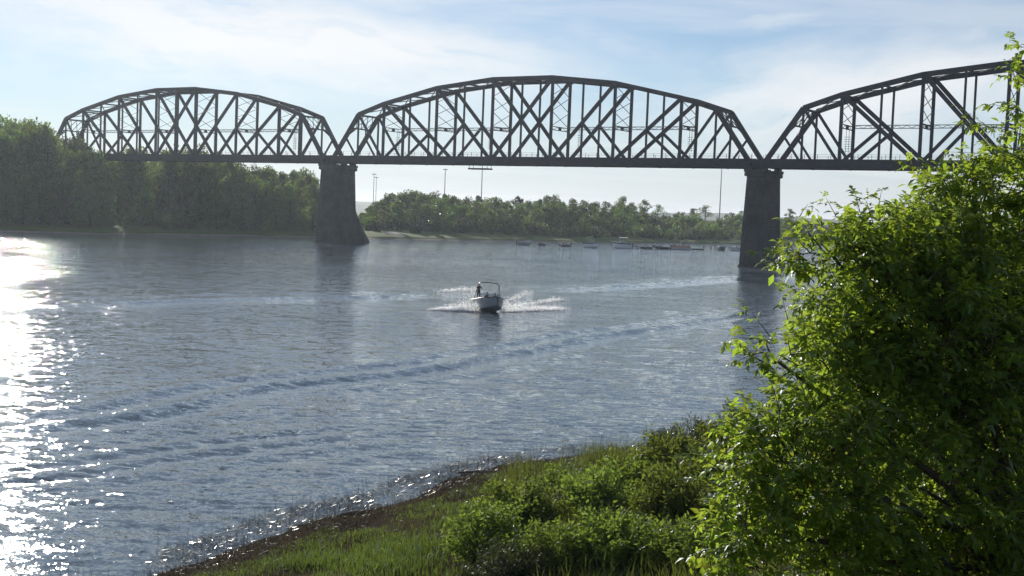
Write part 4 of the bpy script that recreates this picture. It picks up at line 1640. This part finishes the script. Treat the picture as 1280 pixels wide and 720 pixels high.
# flat raft with a person on it
p = wl(871, 312.2)
r_ = link('raft', None, None, (p.x, p.y, 0.0), (0, 0, R(3)))
for sg in (-1, 1):
    MB().tube([(-2.2, sg * .6, .1), (-1.9, sg * .6, .12), (1.9, sg * .6, .12), (2.2, sg * .6, .1)], [.12, .2, .2, .12], 8).build('float', 'rubber', r_)
MB().box((0, 0, .34), (4.2, 1.7, .1)).build('platform', 'timber', r_)
tag(r_, 'low dark flat raft right of the pontoon boat', 'raft')

# people out there
GP = 'people with the boats off the far bank'
SK, DK, WH, BL, RD = 'skin', 'cloth_dark', 'cloth_white', 'cloth_blue', 'cloth_red'


def far_person(px, py, z, label, key, mats, rz=0.0, stand=True, dy=0.0):
    p = wl(px, py)
    return person((p.x, p.y + dy, z), rz, label, key, mats, stand, group=GP)


far_person(646, 307.4, -0.35, 'person in dark clothes wading alone left of the small grey boat', 'st_d', (SK, DK, DK))
far_person(701.5, 308.2, 0.42, 'person in white seated at the left end of the crowded dark boat', 'si_w', (SK, WH, DK), stand=False)
far_person(704.5, 308.2, 0.42, 'person in dark clothes seated in the middle of the crowded dark boat', 'si_d', (SK, DK, DK), stand=False)
far_person(707.5, 308.2, 0.42, 'person in red seated near the right of the crowded dark boat', 'si_r', (SK, RD, DK), stand=False)
far_person(710, 308.2, 0.42, 'person in white seated at the right end of the crowded dark boat', 'si_w', (SK, WH, DK), stand=False)
far_person(738, 309.6, 0.45, 'person in white under the dark green canopy', 'st_w', (SK, WH, BL))
far_person(741, 309.6, 0.45, 'person in dark clothes under the dark green canopy', 'st_d', (SK, DK, DK), dy=0.6)
far_person(791, 311.2, -0.3, 'person in red wading beside the right end of the largest boat', 'st_r', (SK, RD, DK))
far_person(808, 311.2, 0.4, 'person in white seated in the low dark boat', 'si_w', (SK, WH, DK), stand=False)
far_person(818.5, 311.5, 0.45, 'person in white standing at the left end of the long low boat', 'st_w', (SK, WH, BL))
far_person(824, 311.6, 0.4, 'person in dark clothes seated in the long low boat', 'si_d', (SK, DK, DK), stand=False)
far_person(838.5, 312.0, 0.64, 'person in white standing at the left end of the pontoon boat', 'st_w', (SK, WH, BL))
far_person(842.5, 312.0, 0.64, 'person in red standing in the left half of the pontoon boat', 'st_r', (SK, RD, DK))
far_person(854, 312.0, 0.64, 'person in dark clothes standing under the tan pontoon canopy', 'st_d', (SK, DK, DK))
far_person(860, 312.0, 0.64, 'person in blue standing at the right end of the pontoon boat', 'st_b', (SK, BL, DK))
far_person(879.5, 312.3, -0.05, 'person in dark clothes standing by the right end of the dark raft', 'st_d', (SK, DK, DK))
far_person(888.5, 312.6, -0.3, 'left one of two waders with a reddish top left of the dark boat', 'st_r', (SK, RD, DK))
far_person(893.5, 312.6, -0.3, 'right one of two waders left of the dark boat', 'st_s', (SK, SK, DK))

# ------------------------------------------------------------------ foreground: box elder on the right
def leaflet(V, T, base, ax_, nrm, ln, wd, droop):
    ax_ = ax_.normalized()
    sd_ = ax_.cross(nrm).normalized()
    up = sd_.cross(ax_)
    o = len(V)
    mid = base + ax_ * ln * 0.45 - up * ln * droop * 0.25
    tip = base + ax_ * ln - up * ln * droop
    V += [base, mid + sd_ * wd * .5 + up * wd * .14, mid, mid - sd_ * wd * .5 + up * wd * .14, tip,
          base + ax_ * ln * .72 + sd_ * wd * .30 - up * ln * droop * .5 + up * wd * .08, base + ax_ * ln * .72 - sd_ * wd * .30 - up * ln * droop * .5 + up * wd * .08]
    T += [(o, o + 2, o + 1), (o, o + 3, o + 2), (o + 2, o + 5, o + 1), (o + 2, o + 4, o + 5), (o + 3, o + 6, o + 2), (o + 6, o + 4, o + 2)]


def compound_leaf(seed):
    """a compound leaf of three to five drooping leaflets, along +x, up +z"""
    r_ = random.Random(seed)
    V, T = [], []
    rach = 0.075 * r_.uniform(.8, 1.2)
    up = Vector((0, 0, 1))
    V += [Vector((0, .0015, 0)), Vector((0, -.0015, 0)), Vector((rach * 1.3, 0, -.012))]
    T.append((0, 1, 2))
    npair = 1 if seed % 3 == 0 else 2
    for i in range(npair):
        x = rach * (0.62 + 0.42 * i)
        for sg in (-1, 1):
            d = Vector((math.cos(R(48)), sg * math.sin(R(48)), r_.uniform(-.35, .05)))
            leaflet(V, T, Vector((x, 0, -.006 * i)), d, up + Vector((r_.uniform(-.3, .3), sg * -.25, 0)), .070 * r_.uniform(.75, 1.2), .036 * r_.uniform(.85, 1.2), r_.uniform(.15, .5))
    leaflet(V, T, Vector((rach * 1.3, 0, -.012)), Vector((1, r_.uniform(-.2, .2), r_.uniform(-.5, 0))), up, .085 * r_.uniform(.8, 1.2), .042 * r_.uniform(.9, 1.2), r_.uniform(.2, .5))
    return np.array([tuple(v) for v in V]), np.array(T)


CL = [compound_leaf(i) for i in range(8)]
rt = random.Random(21)
BASE = Vector((4.6, 10.6, 0))
BASE.z = nz(BASE.x, BASE.y) - 0.1
# crown masses, visible ones first, then unseen ones added for shade: centre in the photograph with its distance, radii in pixels there, twigs, leaf density
MASS = [(1115, 395, 10.0, 115, 122, 76), (1235, 340, 10.6, 115, 140, 80), (1010, 585, 9.4, 125, 115, 80), (1150, 610, 10.0, 175, 165, 110),
        (1275, 560, 10.6, 130, 240, 110), (972, 452, 9.6, 40, 50, 6), (1040, 318, 10.0, 70, 45, 26), (935, 665, 9.2, 62, 65, 26),
        (1215, 245, 10.6, 75, 45, 26), (1072, 480, 9.8, 88, 90, 46), (1330, 380, 11.2, 120, 220, 60), (1000, 700, 9.6, 120, 70, 40),
        (1400, 600, 11.0, 120, 200, 40), (1130, 760, 10.0, 200, 90, 50), (1290, 190, 10.8, 50, 45, 10), (1230, 710, 10.1, 130, 80, 50), (1080, 700, 9.8, 90, 60, 30), (1165, 320, 10.3, 90, 70, 45), (1120, 300, 10.2, 80, 40, 20), (1245, 470, 10.2, 100, 110, 50), (1190, 430, 10.0, 110, 110, 50),
        (1085, 460, 12.2, 110, 95, 34), (1180, 430, 12.8, 130, 110, 44), (1110, 590, 12.4, 150, 115, 44), (1255, 400, 13.2, 110, 120, 36), (1230, 610, 12.6, 140, 130, 44), (1180, 330, 13.0, 90, 60, 20),  # unseen masses added behind the crown to shade its right side
        (1065, 375, 11.6, 85, 75, 30), (1130, 335, 12.0, 90, 60, 30), (1030, 490, 11.2, 60, 80, 22), (1005, 600, 11.0, 100, 95, 30), (1200, 290, 11.8, 80, 55, 26)]  # more hidden foliage added to block sun from the right of the crown
twigs, limbs = MB(), []
LEAVES = []       # (matrix 3x3 rows, pos, variant)


def leaf_at(pos, out, s=1.0):
    d = out.normalized()
    d = (d + Vector((rt.gauss(0, .35), rt.gauss(0, .35), rt.gauss(-.25, .30)))).normalized()
    up = Vector((rt.gauss(0, .35), rt.gauss(0, .35), 1))
    y_ = up.cross(d).normalized()
    z_ = d.cross(y_)
    k = s * rt.uniform(.60, 1.30)
    LEAVES.append((d * k, y_ * k, z_ * k, pos, rt.randrange(8)))


def twig(p0, p1, r0, gap=0.062, first=0.25, s=1.0):
    ln = (p1 - p0).length
    mid = p0.lerp(p1, .5) + Vector((rt.gauss(0, .05), rt.gauss(0, .05), .08)) * ln
    P = lambda t: p0 * (1 - t) ** 2 + mid * 2 * t * (1 - t) + p1 * t * t
    twigs.tube([P(0), P(.35), P(.7), P(1)], [r0, r0 * .75, r0 * .5, .0012], 4, cap=False)
    n = max(2, int(ln * (1 - first) / gap))
    dirn = (p1 - p0).normalized()
    side = dirn.cross(Vector((rt.gauss(0, 1), rt.gauss(0, 1), rt.gauss(0, 1)))).normalized()
    for i in range(n):
        t = first + (1 - first) * (i + 1) / n
        for sg in (-1, 1):
            if rt.random() < .92:
                leaf_at(P(min(t, 1)), side * sg + dirn * .75, s * (1.05 - .25 * t))
        side = dirn.cross(side).normalized()
    leaf_at(P(1), dirn, s * .8)


for (cx, cy, Y, rx, ry, nt_) in MASS:
    c = at(cx, cy, Y)
    k = Y / F
    ax_, az_ = rx * k, ry * k
    ay_ = max(.35, .75 * ax_)
    # limb from the base to the middle of the mass
    m1 = BASE.lerp(c, .45) + Vector((.15, .1, .35))
    lm = MB()
    lm.tube([BASE + Vector((rt.uniform(-.12, .12), rt.uniform(-.12, .12), 0)), m1, c], [.055, .035, .012], 7)
    limbs.append(lm)
    for i in range(int(nt_ * 2.2)):
        while True:
            d = Vector((rt.gauss(0, 1), rt.gauss(0, 1), rt.gauss(0, 1))).normalized()
            if d.z > -.8:
                break
        f = rt.uniform(.55, 1.0) if i % 3 else rt.uniform(.95, 1.12)
        tip = c + Vector((d.x * ax_, d.y * ay_, d.z * az_)) * f + Vector((0, 0, .03))
        back = min(rt.uniform(.30, .55), .75 * f * min(ax_, az_))
        st_ = tip - Vector((d.x, d.y, d.z + .35)).normalized() * back + Vector((rt.gauss(0, .25), rt.gauss(0, .25), rt.gauss(0, .2))) * back
        twig(st_, tip, .006)
# shoots that stand clear of the crown in the photograph
for (a, c_, Y, s_) in (((1045, 270), (1033, 248), 9.8, .8), ((1075, 265), (1070, 245), 9.9, .9), ((1088, 270), (1082, 250), 9.9, .9), ((1097, 268), (1102, 238), 9.9, .8), ((1130, 262), (1108, 258), 9.9, .9),
                       ((1150, 250), (1160, 225), 10.1, .8), ((970, 330), (955, 318), 9.6, .9), ((975, 305), (992, 290), 9.7, .8), ((962, 420), (938, 388), 9.5, 1.0), ((960, 425), (912, 424), 9.5, .9), ((955, 440), (925, 450), 9.5, .9),
                       ((930, 560), (905, 548), 9.2, .9), ((925, 540), (900, 522), 9.3, .8), ((905, 590), (868, 570), 9.1, 1.0), ((905, 610), (872, 598), 9.1, .9), ((905, 690), (868, 692), 9.0, .9),
                       ((985, 400), (978, 370), 9.6, .9), ((1000, 270), (1010, 255), 9.8, .8), ((1190, 240), (1150, 210), 10.4, .9)):
    twig(at(*a, Y), at(*c_, Y), .004, gap=.07, first=.15, s=s_)
# thin sprays reaching across the bridge at the upper right
for (a, c_) in (((1320, 230), (1140, 205)), ((1330, 215), (1190, 190)), ((1340, 190), (1215, 155)), ((1345, 170), (1240, 130)), ((1350, 150), (1255, 95)), ((1350, 100), (1262, 52)),
                ((1320, 250), (1170, 225)), ((1330, 240), (1235, 180)), ((1350, 120), (1275, 75)), ((1330, 260), (1160, 240))):
    p0, p1 = at(*a, 10.8), at(*c_, 10.5)
    twig(p0, p1, .006, gap=.10, first=.12, s=.9)
    for j in range(3):
        t = rt.uniform(.3, .9)
        q = p0.lerp(p1, t)
        twig(q, q + Vector((rt.uniform(-.22, .02), rt.uniform(-.15, .15), rt.uniform(-.12, .16))), .003, gap=.08, first=.2, s=.85)

tree = link('box_elder_tree', None, None, BASE)
tag(tree, 'large leafy bright green tree filling the right foreground', 'tree')
inv = Matrix.Translation(-BASE)
tk = MB()
tk.tube([(0, 0, -.3), (.03, 0, .4), (.0, .02, 1.0)], [.13, .11, .08], 9)
trunk = tk.build('trunk', 'bark', tree)
for lm in limbs:
    lm.v = [Vector(v) - BASE for v in lm.v]
    lm.build('limb', 'bark', trunk)
twigs.v = [Vector(v) - BASE for v in twigs.v]
tw = twigs.build('twigs', 'twig', tree)
tag(tw, kind='stuff')
# the leaves that show largest become parts, the rest one mass
lp = np.array([tuple(l[3]) for l in LEAVES])
vis = []
for i, l in enumerate(LEAVES):
    u, v = project(l[3])
    sz = (l[0].length) / l[3].y
    edge = 0
    ok = -10 < u < 1290 and -10 < v < 730
    vis.append((sz if ok else 0) * (1 + 0.25 * (u < 1010) + .2 * (v < 270)))
order = np.argsort(-np.array(vis))
pick = set(int(i) for i in order[:300])
V, T = [], []
nv = 0
for i, (dx, dy, dz_, pos, var) in enumerate(LEAVES):
    if i in pick:
        continue
    M = np.array([tuple(dx), tuple(dy), tuple(dz_)])
    vv = CL[var][0] @ M + np.array(tuple(pos - BASE))
    V.append(vv)
    T.append(CL[var][1] + nv)
    nv += len(vv)
crown = link('crown', np_mesh('crown', np.concatenate(V), np.concatenate(T), 'leaf_near', True), tree)
tag(crown, kind='stuff')
LM = [np_mesh('leaf', v, t, 'leaf_near', True) for v, t in CL]
for i in sorted(pick):
    dx, dy, dz_, pos, var = LEAVES[i]
    o = link('leaf', LM[var], crown)
    Mx = Matrix(((dx.x, dy.x, dz_.x, pos.x - BASE.x), (dx.y, dy.y, dz_.y, pos.y - BASE.y), (dx.z, dy.z, dz_.z, pos.z - BASE.z), (0, 0, 0, 1)))
    o.matrix_basis = Mx

# ------------------------------------------------------------------ foreground: shrubs on the bench
def ground_hit(px, py):
    d = ray(px, py)
    k = np.linspace(12, 75, 1300)
    X, Y, Z = d.x * k, d.y * k, EYE + d.z * k
    below = np.where(Z <= near_z(X, Y))[0]
    i = below[0] if len(below) else len(k) - 1
    return Vector((X[i], Y[i], float(near_z(X[i:i + 1], Y[i:i + 1])[0])))


SH = [shrub_meshes(500 + i, 1.0, (.62, .75, .55, .7)[i], (90, 100, 80, 90)[i], 85, 0.062, ('leaf_shrub', 'leaf_shrub', 'leaf_shrub', 'leaf_willow')[i], (0.45, 0.5, 0.4, 0.26)[i]) for i in range(4)]
WIL = shrub_meshes(520, 1.0, .42, 60, 60, 0.07, 'leaf_willow', 0.2, 1.0)
for px, py, h, w, k, lab in (
        (612, 705, 1.7, 1.9, 0, 'rounded green shrub nearest the grass at the left of the thicket'),
        (655, 660, 1.6, 1.9, 1, 'broad shrub in the left of the thicket behind the nearest rounded one'),
        (700, 640, 1.5, 1.8, 2, 'bright shrub in the back of the thicket nearest the water'),
        (745, 655, 1.7, 1.9, 0, 'tall shrub in the middle of the thicket'),
        (690, 722, 1.5, 1.9, 2, 'shrub cut by the bottom edge in the middle of the thicket'),
        (770, 712, 1.6, 1.9, 1, 'shrub at the bottom edge in the right of the thicket'),
        (790, 640, 1.9, 2.0, 1, 'dense dark shrub right of the middle of the thicket'),
        (838, 668, 2.0, 2.1, 0, 'dark shaded shrub left of the foreground tree'),
        (845, 612, 2.1, 2.2, 1, 'shrub behind the dark shaded one, below the feathery willow'),
        (850, 722, 1.5, 1.8, 2, 'shrub at the bottom edge beside the foreground tree'),
        (890, 640, 2.1, 2.1, 0, 'shrub half hidden behind the lower left of the foreground tree'),
        (920, 600, 2.3, 2.2, 1, 'tall shrub behind the left edge of the foreground tree'),
        (640, 735, 1.2, 1.6, 3, 'low grey green shrub at the bottom edge below the rounded shrub')):
    p = ground_hit(px, py)
    place_shrub('bank_bush', SH[k], (p.x, p.y, p.z - .05), w, rt.uniform(0, 6.28), lab, 'thicket of shrubs on the near bank', h)
for px, py, h, w, lab in ((838, 585, 1.7, 1.7, 'feathery grey green willow left one at the right end of the shore'), (872, 580, 1.9, 1.8, 'feathery willow right one beside the foreground tree at the shore'), (812, 590, 1.2, 1.5, 'small feathery willow shoot where the shore meets the thicket'),
                          (915, 560, 2.0, 1.6, 'feathery willow reaching out over the water behind the foreground tree')):
    p = ground_hit(px, py)
    place_shrub('willow_shrub', WIL, (p.x, p.y, p.z - .05), w, rt.uniform(0, 6.28), lab, 'feathery willows by the shore', h)

# ------------------------------------------------------------------ grass, reeds and wrack
rng = np.random.default_rng(77)


def blades(n, P, H, W_, lean, mat, name, label, cat, seg2=True):
    a = rng.random(n) * 6.283
    la = rng.random(n) * 6.283
    S = np.stack([np.cos(a), np.sin(a), 0 * a], 1) * (W_ / 2)[:, None]
    Ld = np.stack([np.cos(la), np.sin(la), 0 * a], 1) * (H * lean)[:, None]
    up = np.zeros((n, 3))
    up[:, 2] = H
    v = np.stack([P - S, P + S, P + S * .75 + up * .55 + Ld * .3, P - S * .75 + up * .55 + Ld * .3, P + up * (1 - lean[:, None] * .35) + Ld], 1).reshape(-1, 3)
    i = np.arange(n) * 5
    tri = np.concatenate([np.stack([i, i + 1, i + 2], 1), np.stack([i, i + 2, i + 3], 1), np.stack([i + 3, i + 2, i + 4], 1)])
    o = link(name, np_mesh(name, v, tri, mat))
    return tag(o, label, cat, kind='stuff')


def scatter(n, qlo, qhi, clump=0.0, seed=1):
    out = []
    while sum(len(o) for o in out) < n:
        X = rng.uniform(-13, 20, 60000)
        Y = rng.uniform(16, 66, 60000)
        t = X / Y
        k = (t > -0.45) & (t < 0.33)
        X, Y = X[k], Y[k]
        q = shore_q(X, Y)
        dens = 1.0 if not clump else np.clip(0.5 + clump * (vnoise(X, Y, 1.6, seed) + .5 * vnoise(X, Y, .6, seed + 1)), 0, 1)
        k = (q > qlo) & (q < qhi) & (rng.random(len(X)) < dens)
        out.append(np.stack([X[k], Y[k], q[k]], 1))
    return np.concatenate(out)[:n]


P = scatter(110000, 1.1, 14, 1.4, 5)
z = near_z(P[:, 0], P[:, 1])
pt = np.stack([P[:, 0], P[:, 1], z - .02], 1)
hgt = np.interp(P[:, 2], [1.1, 3, 5, 9], [.10, .22, .32, .38]) * rng.uniform(.5, 1.35, len(P)) * (0.8 + .7 * vnoise(P[:, 0], P[:, 1], 1.6, 5))
blades(len(P), pt, hgt, rng.uniform(.012, .028, len(P)), rng.uniform(.15, .65, len(P)), 'grass_blade', 'bank_grass', 'long green grass on the near bank', 'grass')
P = scatter(60000, 2.6, 16, 1.6, 29)
P = P[(P[:, 0] > 0.075 * (46 - P[:, 1]) * 0.9 - 0.6)][:16000]
z = near_z(P[:, 0], P[:, 1])
blades(len(P), np.stack([P[:, 0], P[:, 1], z - .02], 1), rng.uniform(.45, 1.15, len(P)), rng.uniform(.015, .034, len(P)), rng.uniform(.1, .5, len(P)), 'weed', 'tall_weeds',
       'tall green weeds and grass growing through the thicket', 'weeds')
P = scatter(11000, 1.0, 10, 1.6, 9)
z = near_z(P[:, 0], P[:, 1])
blades(len(P), np.stack([P[:, 0], P[:, 1], z - .02], 1), rng.uniform(.12, .5, len(P)), rng.uniform(.008, .018, len(P)), rng.uniform(.2, .9, len(P)), 'straw', 'dry_grass',
       'pale dry grass stalks among the green on the near bank', 'grass')
P = scatter(20000, 0.1, 2.2, 0.9, 23)
z = near_z(P[:, 0], P[:, 1])
blades(len(P), np.stack([P[:, 0], P[:, 1], z - .01], 1), rng.uniform(.05, .22, len(P)), rng.uniform(.008, .02, len(P)), rng.uniform(.3, 1.3, len(P)), 'litter', 'reed_litter',
       'brown reed litter matted along the top of the wet edge', 'reeds')
# standing dead reeds in the shallows and on the wet edge
P = scatter(2000, -2.4, 1.0, 2.4, 13)
blades(len(P), np.stack([P[:, 0], P[:, 1], np.minimum(near_z(P[:, 0], P[:, 1]), 0.4) - .02], 1), rng.uniform(.1, .45, len(P)) * rng.uniform(.6, 1.5, len(P)) + np.maximum(0, -P[:, 2] * .1), rng.uniform(.008, .016, len(P)), rng.uniform(.02, .25, len(P)), 'wet_reed', 'standing_reeds',
       'thin dead reeds standing in the shallows along the shore', 'reeds')
# matted wet reed stubs lying along the waterline
n = 11000
P = scatter(n, -1.5, 0.7, 2.0, 17)
zz = np.maximum(near_z(P[:, 0], P[:, 1]), 0.0) + .015
d = rand_dir(n, rng)
d[:, 2] = np.abs(d[:, 2]) * .8 + .1
ln = rng.uniform(.05, .22, n)
base_ = np.stack([P[:, 0], P[:, 1], zz], 1)
s_ = np.cross(d, np.array([0, 0, 1.0]))
s_ /= np.linalg.norm(s_, axis=1, keepdims=True)
u_ = np.cross(s_, d)
rad = rng.uniform(.0022, .0055, n)[:, None]
ring = [s_ * rad, (-.5 * s_ + .87 * u_) * rad, (-.5 * s_ - .87 * u_) * rad]
v = np.stack([base_ + r_ for r_ in ring] + [base_ + d * ln[:, None] + r_ * .6 for r_ in ring], 1).reshape(-1, 3)
i = np.arange(n) * 6
qd = np.concatenate([np.stack([i + a, i + (a + 1) % 3, i + 3 + (a + 1) % 3, i + 3 + a], 1) for a in range(3)])
tag(link('reed_wrack', np_mesh('reed_wrack', v, qd, 'wet_reed', True)), 'glinting mat of wet broken reeds along the waterline', 'reeds', kind='stuff')

# driftwood on the wet edge
for px, py, ln, a, lab in ((600, 592, 1.6, 15, 'grey driftwood log on the wet edge left of the thicket'), (445, 643, 1.1, 40, 'short driftwood stick on the dark wet edge nearest the glints')):
    p = ground_hit(px, py)
    mb = MB()
    dv = Vector((math.cos(R(a)), math.sin(R(a)), 0))
    mb.tube([p - dv * ln / 2 + Vector((0, 0, .05)), p + Vector((0, .04, .07)), p + dv * ln / 2 + Vector((0, 0, .06))], [.045, .055, .025], 7)
    mb.tube([p + dv * .1 + Vector((0, 0, .07)), p + dv * .3 + Vector((-.05, .1, .22))], [.02, .008], 5)
    tag(mb.build('driftwood', 'driftwood', None, True), lab, 'driftwood')

# ------------------------------------------------------------------ haze
mt, b = new_mat('haze_air')
vol = b.n('ShaderNodeVolumePrincipled', None, Color=(0.74, 0.85, 0.98, 1), Density=HAZE, Anisotropy=0.5)
b.n('ShaderNodeOutputMaterial', None, Volume=vol.outputs[0])
hb = MB().box((0, 3400, 21), (20000, 8400, 52))
hz_o = hb.build('haze', 'haze_air')
tag(hz_o, 'pale summer haze lying over the river and banks', 'haze', kind='stuff')
